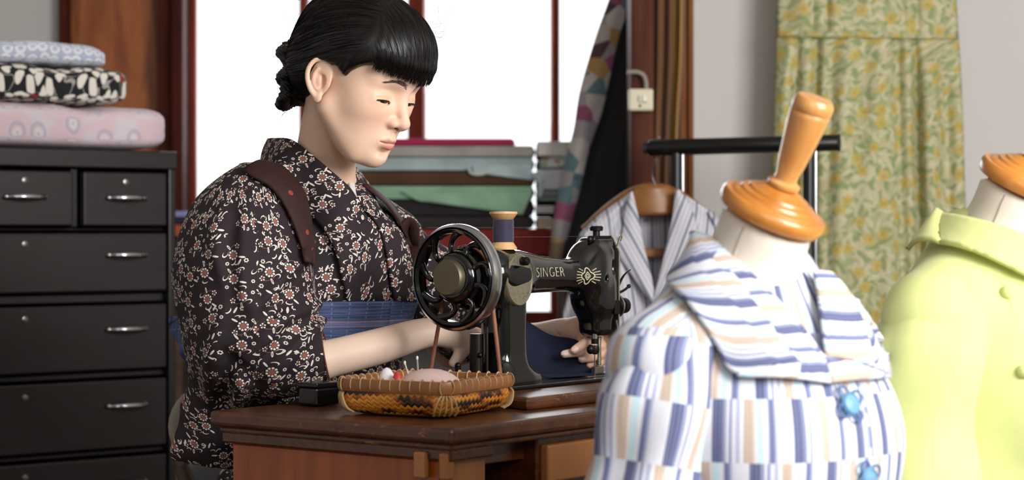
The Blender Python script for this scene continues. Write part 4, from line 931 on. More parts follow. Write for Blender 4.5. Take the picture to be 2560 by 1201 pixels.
# nose
A(rc((.076, 0, .010), (.0985, 0, -.030), .0068, .0078), .010); A(ell((.0985, 0, -.0335), (.0088, .0092, .0080)), .006)
for s in (-1, 1): A(ell((.0870, .0120*s, -.0360), (.0092, .0060, .0070)), .0070)
A(rc((.096, 0, -.040), (.086, 0, -.046), .0042, .005), .005)
for s in (-1, 1): hv.cut(rc((.0945, .0062*s, -.0435), (.0875, .0078*s, -.036), .0026, .0030), .0015)
# lids
EY = [np.array([.0640, .0310*s, -.0065]) for s in (-1, 1)]; ER = .0128
def lidp(c, s, phi, th, R): phi, th = math.radians(phi), math.radians(th); return c+np.array([R*math.cos(th)*math.cos(phi), s*R*1.48*math.cos(th)*math.sin(phi), R*math.sin(th)])
PHI = [-52, -39, -24, -8, 9, 25, 41, 55]
for s, c in zip((-1, 1), EY):
    A(ell(c, (ER+.0015, (ER+.0015)*1.48, ER+.0014)), .006)
    hv.chain([lidp(c, s, p, t, .0146) for p, t in zip(PHI, (-19, -16, -14, -13, -12, -11, -9, -6))], [.0004, .0014, .0025, .0029, .0028, .0024, .0015, .0004], .0006, cut=True)
    hv.chain([lidp(c, s, p, t, .0148) for p, t in zip(PHI, (0, 7, 13, 16, 17, 16, 13, 8))], [.0004]*8, .0020, cut=True)
# lips
def arc3(c, e, n=9): return spline([(e[0], -e[1], e[2]), (c[0]*.6+e[0]*.4+.002, -e[1]*.55, c[2]*.6+e[2]*.4), c, (c[0]*.6+e[0]*.4+.002, e[1]*.55, c[2]*.6+e[2]*.4), (e[0], e[1], e[2])], n)
UL = arc3((.0890, 0, -.0622), (.0685, .0250, -.0640)); LL = arc3((.0862, 0, -.0725), (.0700, .0222, -.0662)); ML = arc3((.0925, 0, -.0670), (.0690, .0268, -.0648))
hv.chain(UL, [.0012, .0022, .0030, .0036, .0034, .0036, .0030, .0022, .0012], .004)
hv.chain(LL, [.0014, .0030, .0042, .0050, .0053, .0050, .0042, .0030, .0014], .004)
hv.chain(ML, [.0002, .0006, .0009, .0009, .0009, .0009, .0009, .0006, .0002], .0016, cut=True)
A(rc((.0865, .0022, -.050), (.0900, .0030, -.0590), .0018), .004); A(rc((.0865, -.0022, -.050), (.0900, -.0030, -.0590), .0018), .004)
hv.cut(ell((.0825, 0, -.0825), (.006, .013, .0035)), .008)
# ears
for s in (-1, 1):
    def ep(x, z, dy=0.): x2 = x*.86-(z+.015)*.20; return (x2-.006, s*(.0690+(.008-x)*.44+dy), z+.003+(x+.008)*.25)
    A(ell(ep(-.0075, -.011, -.0035), (.0195, .0052, .0265)), .004)
    hx = [(.006, -.012), (.010, .000), (.006, .0115), (-.006, .0160), (-.018, .0120), (-.0245, .000), (-.0235, -.014), (-.0175, -.027), (-.011, -.035)]
    hv.chain(spline([ep(a, b, .001) for a, b in hx], 24), list(np.linspace(.0030, .0036, 24)), .0015, kk=.001)
    A(ell(ep(-.006, -.038, .000), (.0075, .0042, .0085)), .004)
    hv.chain(spline([ep(a, b, .0005) for a, b in ((-.004, .006), (-.013, -.002), (-.0155, -.014), (-.010, -.025), (-.002, -.029))], 14), [.0028]*14, .002)
    hv.cut(ell(ep(-.003, -.016, .004), (.0085, .0070, .0110)), .002); hv.cut(ell(ep(-.004, .0045, .0045), (.0075, .0035, .0035)), .002)
    A(ell(ep(.0068, -.018, .0015), (.0040, .0035, .0055)), .002)
    A(ell(ep(-.008, .004, -.004), (.015, .005, .011)), .003); A(ell(ep(-.014, -.018, -.004), (.010, .005, .014)), .003)
# neck (world base brought into head space)
NB = P(822, 500, 3.165); NB2 = P(808, 425, 3.13); n0, n1, n2 = Hi(NB2), Hi(NB), np.array([-.024, 0, -.035])
hv.chain([n2, n0, n1, Hi(P(842, 545, 3.155))], [.047, .0450, .047, .046], .016, kk=.01)
V, Fq = hv.mesh()
def sdist(pts, rs, Q):
    d = np.full(len(Q), 9.)
    for i in range(len(pts)-1):
        a, b = np.asarray(pts[i]), np.asarray(pts[i+1]); ba = b-a; t = np.clip((Q-a)@ba/(ba@ba), 0, 1); d = np.minimum(d, np.linalg.norm(Q-a-t[:, None]*ba, axis=1)-(rs[i]+(rs[i+1]-rs[i])*t))
    return d
SK = np.array(lin('#efc9b0')[:3]); col = np.tile(SK, (len(V), 1))
def blend(c, m): global col; col = col*(1-m[:, None])+np.array(lin(c)[:3])*m[:, None]
for s in (-1, 1): blend('#ecb49a', .5*np.exp(-(((V[:, 0]-.066)/.03)**2+((V[:, 1]-.036*s)/.022)**2+((V[:, 2]+.024)/.022)**2)))
blend('#e8a78e', .30*np.exp(-(((V[:, 0]-.100)/.02)**2+(V[:, 1]/.018)**2+((V[:, 2]+.038)/.013)**2)))
dl = np.minimum(sdist(UL, [.0012, .0022, .0030, .0036, .0034, .0036, .0030, .0022, .0012], V), sdist(LL, [.0014, .0030, .0042, .0050, .0053, .0050, .0042, .0030, .0014], V))
blend('#c46a60', np.clip(1-(dl+.0002)/.0012, 0, 1)*.95)
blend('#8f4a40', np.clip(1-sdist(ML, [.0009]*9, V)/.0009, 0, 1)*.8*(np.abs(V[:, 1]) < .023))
for s, c in zip((-1, 1), EY):
    blend('#c99878', .35*np.exp(-((V-(c+np.array([.012, 0, .004])))**2/np.array([.012, .014, .005])**2).sum(1)))
for s in (-1, 1):
    blend('#d8937c', .4*np.exp(-((V-np.array([-.008, .073*s, -.012]))**2/np.array([.012, .02, .016])**2).sum(1)))
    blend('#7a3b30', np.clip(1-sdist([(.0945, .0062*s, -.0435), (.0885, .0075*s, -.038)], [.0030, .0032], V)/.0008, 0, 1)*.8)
meshes = [(H(V), Fq, col)]
# arms and hands
ARM = np.array(lin('#ecd0bd')[:3]); FNG = np.array(lin('#e8bda4')[:3])
def limb(lo, hi, h, fn):
    v = Vol(lo, hi, h); fn(v); V, Fq = v.mesh(); return v, V, Fq
RA = [P(640, 905, 3.01), P(720, 920, 2.995), P(830, 896, 3.01), P(950, 866, 3.035), P(1060, 834, 3.062), P(1125, 836, 3.082)]
rw = RA[-1]; rh = P(1186, 850, 3.105)
def right(v):
    v.chain(spline(RA, 26), list(np.interp(np.linspace(0, 5, 26), range(6), [.040, .034, .0272, .0262, .0222, .0188])), 0)
    v.chain([rw, rh], [.0185, .019], .012)
    side = np.array([.25, .93, -.1]); down = np.array([.55, .25, -.80]); side /= np.linalg.norm(side); down /= np.linalg.norm(down)
    for k, (o, L) in enumerate(((-.024, .062), (-.008, .070), (.009, .066), (.024, .052))):
        m = rh+side*o+np.array([.018, .004, .0]); v.chain([rh+side*o*.7, m], [.0105, .0092], .008)
        p2 = m+(down+np.array([.55, 0, .45]))*L*.30; p3 = p2+down*L*.34; p4 = p3+(down+np.array([-.5, 0, -.05]))*L*.26
        for a_, b_, r0, r1 in ((m, p2, .0092, .0082), (p2, p3, .0082, .0075), (p3, p4, .0075, .0066)): v.add(rc(a_, b_, r0, r1), .002)
    t0 = rw+np.array([.012, -.004, -.006]); v.chain([t0, P(1158, 872, 3.080), P(1146, 893, 3.072), P(1134, 908, 3.07)], [.0135, .0120, .0096, .0076], .008)
rv, V, Fq = limb((-.44, 2.93, .72), (.03, 3.17, .90), .0019, right); meshes.append((V, Fq, np.tile(ARM, (len(V), 1))))
LA = [np.array([-.10, 3.50, .785]), P(1250, 852, 3.42), P(1340, 843, 3.345), P(1405, 829, 3.300), P(1448, 828, 3.275)]
FI = [([P(1500, 836, 3.247), P(1490, 845, 3.218), P(1462, 860, 3.202), P(1436, 876, 3.200)], [.0105, .0092, .0082, .0066]),
      ([P(1512, 858, 3.252), P(1500, 866, 3.218), P(1456, 879, 3.208), P(1411, 886, 3.208)], [.0105, .0090, .0080, .0062]),
      ([P(1520, 874, 3.257), P(1508, 884, 3.222), P(1482, 893, 3.212), P(1455, 898, 3.212)], [.0100, .0086, .0078, .0064]),
      ([P(1526, 890, 3.262), P(1514, 900, 3.227), P(1496, 908, 3.222), P(1474, 913, 3.220)], [.0090, .0078, .0070, .0058])]
def left(v):
    v.chain(spline(LA, 24), list(np.interp(np.linspace(0, 4, 24), range(5), [.032, .0265, .0225, .0205, .0200])), 0)
    pc = P(1502, 852, 3.262); v.chain([LA[-1], P(1484, 830, 3.275), pc], [.0205, .021, .020], .012)
    v.add(ell(pc, (.020, .020, .030)), .012)
    for pts, rs in FI: v.chain([pc]+pts, [.012]+rs, .0025)
    v.chain([P(1480, 838, 3.275), P(1462, 852, 3.252), P(1450, 868, 3.242), P(1446, 884, 3.236)], [.013, .0112, .0092, .0078], .006)   # thumb under the cloth edge
    for q in range(4): a_ = P(1382+q*9, 806+q*1.5, 3.290); v.cut(rc(a_, a_+np.array([.004+.001*q, -.012, -.020]), .0007), .003)
lv, V, Fq = limb((-.15, 3.14, .72), (.19, 3.55, .90), .0018, left)
cl_ = np.tile(ARM, (len(V), 1)); f_ = np.clip((V[:, 0]-.06)/.05, 0, 1)[:, None]; cl_ = cl_*(1-f_)+FNG*f_; meshes.append((V, Fq, cl_))
# trunk inside the clothes, so that the body is one figure
BX = np.array([.766, -.643, 0]); BY = np.array([.643, .766, 0]); CT_ = np.array([-.288, 3.195, 0]); RB = np.stack([BX, BY, [0, 0, 1.]], 1)
def B(x, y, z): return CT_+BX*x+BY*y+np.array([0, 0, z])
def trunk(v):
    v.add(ell(B(0, 0, .92), (.085, .125, .12), RB)); v.chain([NB, NB-[0, 0, .06]], [.046, .05], .02); v.chain([B(-.02, -.13, .985), B(-.02, .13, .955)], [.040, .040], .04)
    v.chain([B(0, 0, .86), B(-.02, 0, .55)], [.095, .115], .04)
    for s in (-1, 1): v.chain([B(-.02, .07*s, .53), B(.22, .08*s, .52), B(.20, .08*s, .10)], [.075, .06, .045], .03); v.add(rc(B(.20, .08*s, .06), B(.30, .09*s, .035), .040, .030), .02)
    v.chain([B(-.02, -.14, .98), RA[0]], [.045, .04], .03); v.chain([B(-.02, .14, .95), LA[0]], [.045, .036], .03)
tv, V, Fq = limb((-.56, 2.95, .0), (.06, 3.60, 1.09), .007, trunk); meshes.append((V, Fq, np.tile(SK, (len(V), 1))))
n = 0; VV = []; FF = []; CC = []
for v_, f_, c_ in meshes: VV.append(v_); FF.append(f_+n); CC.append(c_); n += len(v_)
body = sdf_obj('body', np.vstack(VV), np.vstack(FF), M_skin, pr, col=np.vstack(CC), smooth_it=2)
# nails
M_nail = Mat('fingernail', '#f2cfc2', .22); M_nail.b.inputs['Coat Weight'].default_value = .4
for (pts, rs) in FI[:3]:
    tip, pre = pts[-1], pts[-2]; d = (tip-pre)/np.linalg.norm(tip-pre); up = np.array([-.05, -.93, .36]); up -= d*(up@d); up /= np.linalg.norm(up); sd_ = np.cross(d, up); Rn = np.stack([d, sd_, up], 1)
    MB().ball(tip-d*.002+up*rs[-1]*.80, (.0072, .0046, .0018), 14, Rn).build('fingernail', M_nail, pr)
# eyes
M_scl = Mat('eye_white', '#e8e0d8', .2); M_iris = Mat('iris', '#2a1610', .12); M_pup = Mat('pupil', '#050404', .08)
for s, c in zip((-1, 1), EY):
    g = np.array([.93, -.02, -.34]); g /= np.linalg.norm(g); mb = MB(); pf = []
    for k in range(25): a_ = math.pi*k/24; pf.append((ER*math.sin(a_), ER*math.cos(a_)))
    gw = HR@g; mb.lathe(pf, H(c), gw, 32, cap=True); ly = HR[:, 1]; mb.v[-1] = mb.v[-1]+((mb.v[-1]-H(c))@ly)[:, None]*ly*.44; o = mb.build('eye', [M_scl, M_iris, M_pup], pr)
    ctr = np.array(H(c))-np.array(wloc(pr))
    for p_ in o.data.polygons:
        q = (np.array(p_.center)-ctr)@gw/ER; p_.material_index = 2 if q > .965 else (1 if q > .86 else 0)
# lashes and brows
M_lash = Mat('lash', '#16100e', .6); M_brow = Mat('brow_hair', '#54463e', .8)
for s, c in zip((-1, 1), EY):
    TH = (-15, -7, -2, 0, 1, 0, -3, -5); lashp = [lidp(c, s, p, t, .0147) for p, t in zip(PHI, TH)]+[lidp(c, s, 64, -4, .0152)]
    up_ = spline(lashp, 24); lm = MB().tube(H(up_), [.0003+.0007*math.sin(math.pi*min(1, i/22))+.0003*(i/23) for i in range(24)], 6)
    for k in range(15):
        q = up_[5+k]; d = np.array([.75, s*(k-5)*.085, -.42]); d /= np.linalg.norm(d); L = .0035+.0022*k/14
        lm.tube(H(np.array([q, q+d*L*.5+[0, 0, -.0003], q+d*L+[0, 0, .0006]])), [.0003, .0002, .00006], 4)
    lm.build('eyelashes', M_lash, pr)
    bm_ = MB(); r = np.random.default_rng(5)
    for k in range(190):
        t = r.uniform(0, 1); yy = .0085+.036*t; zz_ = .0195+.0075*math.sin(t*2.3)-.006*t*t; w_ = (.0026*(1-t)**.5+.0006)
        xx_ = .0865-.012*(t**1.6)-.008*t; z_ = zz_+r.uniform(-1, 1)*w_; L = .0055
        p0 = np.array([xx_, yy, z_]); dy = np.array([-.35*(.4+t), .9, .35*(1-t*1.4)+r.uniform(-.1, .1)]); dy /= np.linalg.norm(dy)
        q = [p0, p0+dy*L*.5, p0+dy*L]; pts = []
        for a_ in q:
            a_ = a_.copy()
            for _ in range(40):
                d_ = hv.sample(a_[None])[0]
                if abs(d_-.0003) < .0002: break
                a_[0] -= (d_-.0003)*.8
            pts.append((a_[0], a_[1]*s, a_[2]))
        bm_.tube(H(pts), [.00020, .00019, .00006], 4)
    bm_.build('eyebrow', M_brow, pr)
# ---- hair
M_hair = Mat('black_hair', '#0b0808', .40); u_ = M_hair.uv(); M_hair.b.inputs['Specular IOR Level'].default_value = .38
M_hair.b.inputs['Anisotropic'].default_value = .5
hh = Vol((-.165, -.105, -.075), (.135, .105, .155), .0018)
hh.add(ell((-.014, 0, .046), (.105, .086, .089))); hh.add(ell((.037, 0, .052), (.063, .074, .062)), .03); hh.add(ell((-.060, 0, .0), (.055, .068, .055)), .03)
X, Y, Z = hh.full()
zc = np.interp(X[:, 0, 0], [-.13, -.075, -.05, -.030, -.022, -.008, .008, .018, .024, .030, .044, .060, .080, .095, .13], [-.055, -.058, -.054, -.030, .002, .0165, .019, .0115, .0085, .018, .031, .040, .0375, .0345, .032]).astype(np.float32)[:, None, None]
hh.d = -smin(-hh.d, -(zc-Z)*.8, .006)
# forehead: only a thin fringe stays in front of the skin
inner = ell((.028, 0, .020), (.062, .066, .066)); hh.d = -smin(-hh.d, np.where(X > .03, np.where(Z < .036, inner(X, Y, Z), 1.), 1.).astype(np.float32), .003)
for s in (-1, 1): hh.cut(ell((-.012, .082*s, -.010), (.0200, .022, .0290)), .003)
an_ = np.arctan2(Y, X+.06); hh.d = hh.d+(.0003*np.sin(an_*90+8*np.sin(an_*7+Z*20))).astype(np.float32)
V, Fq = hh.mesh(); hair = sdf_obj('hair', H(V), Fq, M_hair, pr)
# strands lying on the hair
def onhair(p, off):
    p = np.array(p, float)
    for _ in range(14):
        d = hh.sample(p); n_ = hh.normal(p); p = p-n_*np.clip(d-off, -.01, .01)[..., None]
    return p
r = np.random.default_rng(3); stb = MB(); frb = MB()
NS = 2600; seed_ = r.normal(size=(NS*3, 3)); seed_ /= np.linalg.norm(seed_, axis=1)[:, None]; seed_ = np.array([-.01, 0, .045])+seed_*np.array([.11, .09, .095]); seed_ = seed_[(seed_[:, 2] > np.interp(seed_[:, 0], [-.13, -.05, -.02, .02, .05, .13], [-.05, -.05, .02, .02, .045, .045]))][:NS]
KN, CR = np.array([-.118, 0, -.02]), np.array([-.03, 0, .136])
def flow(p):
    n_ = hh.normal(p); a_ = KN-p; b_ = p-CR; b_[:, 1] *= .35; bang = np.clip((p[:, 0]-.012-np.abs(p[:, 1])*.45)/.012, 0, 1)[:, None]
    a_ /= np.linalg.norm(a_, axis=1)[:, None]+1e-6; b_ /= np.linalg.norm(b_, axis=1)[:, None]+1e-6; d = a_*(1-bang)+b_*bang; d -= n_*(d*n_).sum(1)[:, None]; return d/(np.linalg.norm(d, axis=1)[:, None]+1e-6)
offs = (.0000+.0004*r.random(len(seed_))); p = onhair(seed_, offs); tr = [p]
for q in range(9): p = onhair(p+flow(p)*.0042, offs); tr.append(p)
tr = np.stack(tr, 1)
ok = np.linalg.norm(tr[:, -1]-tr[:, 0], axis=1) > .02
for k in np.nonzero(ok)[0]: w_ = r.uniform(.00016, .00042); stb.tube(H(tr[k]), w_*np.sin(np.linspace(.12, math.pi-.12, 10))**.6, 4, cap=False)
stb.build('hair_strands', M_hair, hair)
for k in range(900):                                       # the cut ends of the fringe
    yy = r.uniform(-.072, .072); x_ = .099-yy*yy*6.2; z1 = .0265+abs(yy)*.10+r.uniform(-.0020, .0030); o_ = r.uniform(-.0004, .0008)
    p0 = onhair(np.array([x_-.012, yy*.94, .086+r.uniform(-.022, .02)]), -.0004); p1 = onhair(np.array([x_-.002, yy, .058]), o_); p2 = onhair(np.array([x_, yy, .044]), o_+.0003); p3 = np.array([p2[0]-.0006+r.uniform(-.001, .0008), p2[1]+r.uniform(-.0025, .0015), z1])
    w_ = r.uniform(.00025, .0006); frb.tube(H(spline([p0, p1, p2, p3], 12)), w_*np.concatenate([np.linspace(.05, 1, 4), np.linspace(1, .2, 8)]), 4)
frb.build('fringe', M_hair, hair)
# pinned knot at the back: coiled locks
kv = Vol((-.185, -.072, -.115), (-.06, .072, .045), .0019)
def coil(pts, r0, k=.004): kv.chain(spline(pts, 18), [r0*(.75+.35*math.sin(math.pi*i/17)) for i in range(18)], k)
kv.add(ell((-.094, 0, -.030), (.030, .042, .044)))
for q in range(5):
    z0 = .004-.0175*q; s = 1 if q % 2 else -1; dx = .004*(q % 2)+.008-.40*(z0-.004)
    coil([(-.100+.5*dx, -.046, z0-.006*s), (-.130+dx, -.030, z0+.007*s), (-.139+dx, 0, z0), (-.130+dx, .030, z0-.007*s), (-.100+.5*dx, .046, z0)], .0118)
    kv.add(ell((-.136+dx, -.026*s*((q+1) % 2*2-1), z0+.004), (.0095, .011, .010)), .004)
X, Y, Z = kv.full(); kv.d = kv.d+(.0011*np.sin(Z*900+Y*260*np.sin(Z*90))+.0010*wob(X, Y, Z, 1, 4)*1.0+.0009*np.sin((X*0.6+Y+Z*1.3)*700)).astype(np.float32)
V, Fq = kv.mesh(); sdf_obj('hair_knot', H(V), Fq, M_hair, hair)
for (a_, b_, c_) in (((-.10, -.03, .09), (-.118, -.028, .070), (-.124, -.026, .085)), ((-.112, -.02, .062), (-.128, -.018, .040), (-.132, -.016, .052)), ((.066, .030, .108), (.082, .032, .116), (.077, .034, .131)), ((.074, .030, .100), (.090, .032, .104), (.092, .034, .116)), ((-.066, -.035, -.055), (-.076, -.034, -.070), (-.074, -.034, -.082)), ((-.062, -.040, -.055), (-.070, -.040, -.072), (-.076, -.038, -.084))):
    wisp = MB(); o0 = r.normal(size=3)*.003
    for k in range(4): o_ = r.normal(size=3)*.003; wisp.tube(H(spline([np.array(a_)+o_, np.array(b_)+o_*1.5, np.array(c_)+o_*2.5], 10)), .00022, 4)
    wisp.build('loose_wisp', M_hair, hair)

# ---- kimono
M_kim = Mat('plum_flowered_cotton', '#2b1a24', .8); u_ = M_kim.uv()
def kim(M, u_):
    x, y, r_, g_ = motif(M, u_, 27.5, .6); x = x*1.24; y = y*1.24; an = g_*.9-.45+(r_.gt(.5)*3.1416); a = x*an.cos()-y*an.sin(); b = x*an.sin()+y*an.cos()
    def ellm(cx, cy, ca, rx, ry): c_, s_ = math.cos(ca), math.sin(ca); p = (a-cx)*c_+(b-cy)*s_; q = (b-cy)*c_-(a-cx)*s_; return ((p*(1/rx)).pow(2)+(q*(1/ry)).pow(2))
    def flower(cx, cy, R, npt, rd, core):
        p, q = a-cx, b-cy; d = (p*p+q*q).sqrt(); t = (q.atan2(p)*(npt/(2*math.pi))); t = (t-(t+.5).floor())*(2*math.pi/npt)*R
        return (t*t+(d-R)*(d-R)).lt(rd*rd), d.lt(core)
    petal, core = flower(0, 0, .0070, 9, .00185, .0047); p2, c2 = flower(.0125, .0118, .0034, 5, .0013, .0011); p3, c3 = flower(-.0150, -.0100, .0022, 6, .0011, .0009)
    leaf = ellm(-.0035, .0155, 1.9, .0052, .0017).lt(1.).mx(ellm(.0135, -.0095, -.5, .0056, .0017).lt(1.))
    cres = (ellm(-.0120, .0065, .7, .0062, .0036).lt(1.)-ellm(-.0108, .0080, .7, .0058, .0030).lt(1.)).mx(0.).mx((ellm(.0020, -.0150, .3, .0060, .0034).lt(1.)-ellm(.0030, -.0136, .3, .0056, .0029).lt(1.)).mx(0.))
    stem = (ellm(.0020, .0060, .6, .0125, .0075)-1.).abs().lt(.13)*b.gt(.0035)
    leafin = ellm(-.0035, .0155, 1.9, .0030, .0006).lt(1.)
    clear = (a*a+b*b).gt(.0095*.0095)
    v2 = M.vadd(u_, (.0137, .0211, 0)); x, y, r2_, g2_ = motif(M, v2, 30, .7); an = g2_*.8-.4+(r2_.gt(.5)*3.1416); a = x*an.cos()-y*an.sin(); b = x*an.sin()+y*an.cos()
    extra = ellm(0, 0, 1.2, .0048, .0014).lt(1.).mx((ellm(.0085, .002, 1.0, .0046, .0026).lt(1.)-ellm(.0094, .0010, 1.0, .0042, .0022).lt(1.)).mx(0.))
    e2_, k2_ = flower(-.0085, -.0035, .0022, 6, .0010, .0008); e3_ = (ellm(-.004, .009, .4, .0040, .0024).lt(1.)-ellm(-.0032, .0100, .4, .0038, .0020).lt(1.)).mx(0.)
    extra = extra.mx(e2_).mx(e3_)*r2_.gt(.38)*clear
    c = M.mix(M.noise(u_, 12, 2).step(.3, .7), '#1c1018', '#26161f'); c = M.mix(stem, c, '#7f4c45'); c = M.mix(core, c, '#93594f')
    w_ = extra.mx(petal).mx(p2).mx(p3).mx(leaf).mx(cres); c = M.mix(w_, c, '#e8dfd6'); c = M.mix(leafin, c, '#4a3038'); return c
M_kim.color(kim(M_kim, u_)).bump(M_kim.noise(M_kim.obj(), 28, 3)+M_kim.noise(u_, 700, 1)*.3, .22, .004)
kt = Vol((-.56, 2.92, .40), (.05, 3.50, 1.12), .0036)
kt.add(ell(B(0, 0, .92), (.105, .150, .135), RB)); kt.chain([B(-.02, -.135, .990), B(-.035, -.05, 1.040), B(-.030, .05, 1.025), B(-.012, .160, .962)], [.050, .052, .052, .056], .035)
kt.add(ell(B(.052, 0, .905), (.075, .120, .075), RB), .04); kt.chain([B(0, 0, .87), B(-.015, 0, .60)], [.120, .130], .04)
kt.add(ell(B(-.02, 0, .52), (.16, .18, .13), RB), .05)
kt.add(ell(B(.025, -.008, .985), (.078, .105, .050), RB), .03)
kt.chain([P(700, 402, 3.235), P(712, 408, 3.150), P(768, 452, 3.100), P(828, 505, 3.085), P(880, 545, 3.095)], [.022, .024, .026, .026, .020], .02)
kt.chain([P(740, 402, 3.26), P(840, 425, 3.25), P(895, 470, 3.190), P(915, 520, 3.14)], [.022, .020, .018, .018], .02)
nkc = rc(NB+np.array([.0, 0, .012]), H((-.02, 0, -.05)), .0475, .054); kt.cut(nkc, .006)
X, Y, Z = kt.full(); kt.d = kt.d+(.0035*np.sin((X*.8-Y*.6)*95+Z*38+3*np.sin(Z*11))*np.clip((.97-Z)/.1, 0, 1)).astype(np.float32)
V, Fq = kt.mesh(); sdf_obj('kimono_body', V, Fq, M_kim, pr, uv=cyl_uv(B(-.02, 0, 0), -BX, -BY, (0, 0, 1), .135))
# skirt over the knees
ks = Vol((-.56, 2.86, .02), (.15, 3.56, .66), .008)
ks.add(ell(B(-.02, 0, .52), (.165, .185, .13), RB)); ks.chain([B(-.02, 0, .50), B(.22, 0, .50), B(.21, 0, .12)], [.14, .115, .13], .05)
V, Fq = ks.mesh(); sdf_obj('kimono_skirt', V, Fq, M_kim, pr, uv=cyl_uv(B(.1, 0, 0), -BX, -BY, (0, 0, 1), .15))
# near sleeve, tied up and hanging in a pouch
sv = Vol((-.56, 2.86, .60), (-.24, 3.20, 1.08), .0032)
sv.chain([P(668, 455, 3.09), P(628, 560, 3.05), P(616, 690, 3.02), P(634, 830, 3.005)], [.046, .074, .090, .086], .0, kk=.04)
sv.chain([P(640, 840, 3.005), P(730, 895, 2.995), P(812, 897, 3.005)], [.080, .052, .0365], .05)
sv.add(ell(P(545, 690, 3.06), (.055, .06, .10)), .05)
sv.chain([P(575, 880, 3.05), P(545, 1000, 3.07), P(532, 1110, 3.075)], [.052, .045, .032], .05)
cpt, cdir = P(806, 898, 3.0), P(826, 894, 3.0)-P(700, 918, 3.0); cdir /= np.linalg.norm(cdir)
X, Y, Z = sv.full(); pl = (X-cpt[0])*cdir[0]+(Y-cpt[1])*cdir[1]+(Z-cpt[2])*cdir[2]-.006; sv.d = np.maximum(sv.d, pl.astype(np.float32))
# pouch hem: an oblique lower edge
ha, hb = P(440, 1150, 3.07), P(592, 1176, 3.07); hn = np.cross(hb-ha, [0, 1, 0]); hn /= np.linalg.norm(hn); hn = hn if hn[2] < 0 else -hn
sv.chain([P(505, 1040, 3.07), P(458, 1138, 3.072)], [.030, .010], .03); sv.chain([P(470, 1130, 3.075), P(540, 1130, 3.075), P(620, 1120, 3.075)], [.016, .028, .02], .04)
pl = (X-ha[0])*hn[0]+(Y-ha[1])*hn[1]+(Z-ha[2])*hn[2]; sv.d = np.maximum(sv.d, pl.astype(np.float32))
def fold(v, pts, r_, y, k=.012, cut=False): v.chain([P(a, b, y_) for (a, b), y_ in zip(pts, y)], list(r_), k, cut=cut)
yf = 2.935
for pts in ([(770, 640), (720, 700), (640, 770)], [(800, 760), (720, 800), (640, 870), (600, 940)], [(812, 800), (740, 850), (690, 930), (660, 1000)], [(560, 520), (545, 600), (560, 700)], [(620, 500), (600, 600), (606, 720), (640, 800)], [(560, 780), (540, 880), (520, 1000)], [(610, 900), (590, 1000), (560, 1100)]):
    q = spline(pts, 8); c3 = [sv.hit(a, b, 2.87, 3.18) for a, b in q]; sv.chain([p+np.array([0, .003, 0]) for p in c3], [.004, .008, .012, .014, .014, .012, .008, .004], .014)
for pts in ([(775, 665), (725, 730), (660, 800)], [(806, 785), (735, 828), (670, 890)], [(590, 540), (572, 640), (585, 760)], [(575, 900), (560, 1000), (540, 1080)], [(640, 960), (605, 930), (560, 880)]):
    q = spline(pts, 8); c3 = [sv.hit(a, b, 2.87, 3.18) for a, b in q]; sv.chain([p+np.array([0, -.004, 0]) for p in c3], [.003, .006, .009, .011, .011, .009, .006, .003], .012, cut=True)
V, Fq = sv.mesh(); _cu = cyl_uv(P(620, 700, 3.03), (-.25, .97, 0), (-.97, -.25, 0), (0, 0, 1), .105)
def sl_uv(Q):
    o = _cu(Q); n_ = np.cross(Q[:, 2]-Q[:, 0], Q[:, 3]-Q[:, 1]); n_ /= np.linalg.norm(n_, axis=1)[:, None]+1e-12; lowp = (Q[:, :, 2].mean(1) < .752) & (n_[:, 1] < -.1)
    q = np.stack([Q[..., 0]*1.05+Q[..., 2]*.2, Q[..., 2]*1.1-Q[..., 1]*.75], -1); o[lowp] = q[lowp]; return o
slv = sdf_obj('sleeve', V, Fq, M_kim, pr, uv=sl_uv)
M_lin = Mat('russet_lining', '#6d3a35', .8)
e1_ = np.cross(cdir, [0, 0, 1.]); e1_ /= np.linalg.norm(e1_); e2_ = np.cross(e1_, cdir)
MB().tube([cpt+cdir*.0068+(e1_*math.cos(t)+e2_*math.sin(t)*1.12)*.0350 for t in np.linspace(0, 2*math.pi, 40)], .0013, 6, cap=False).build('cuff_piping', M_lin, slv)
MB().tube(spline([P(439, 1146, 3.062), P(446, 1158, 3.058), P(456, 1164, 3.056)], 8), [.003, .004, .002], 8).build('lining_corner', Mat('pink_lining', '#d7a0a6', .8), slv) if False else None
# far sleeve
fv = Vol((-.30, 3.22, .68), (.06, 3.62, 1.04), .0045); fv.chain([B(-.010, .155, .960), B(.03, .21, .885), np.array([-.075, 3.47, .815])], [.056, .064, .056], 0, kk=.03)
X, Y, Z = fv.full(); fv.d = fv.d+(.003*np.sin(X*70+Z*50)).astype(np.float32)
V, Fq = fv.mesh(); sdf_obj('sleeve', V, Fq, M_kim, pr, uv=cyl_uv(B(.02, .19, .9), (0, 1, 0), (-1, 0, 0), (0, 0, 1), .06))
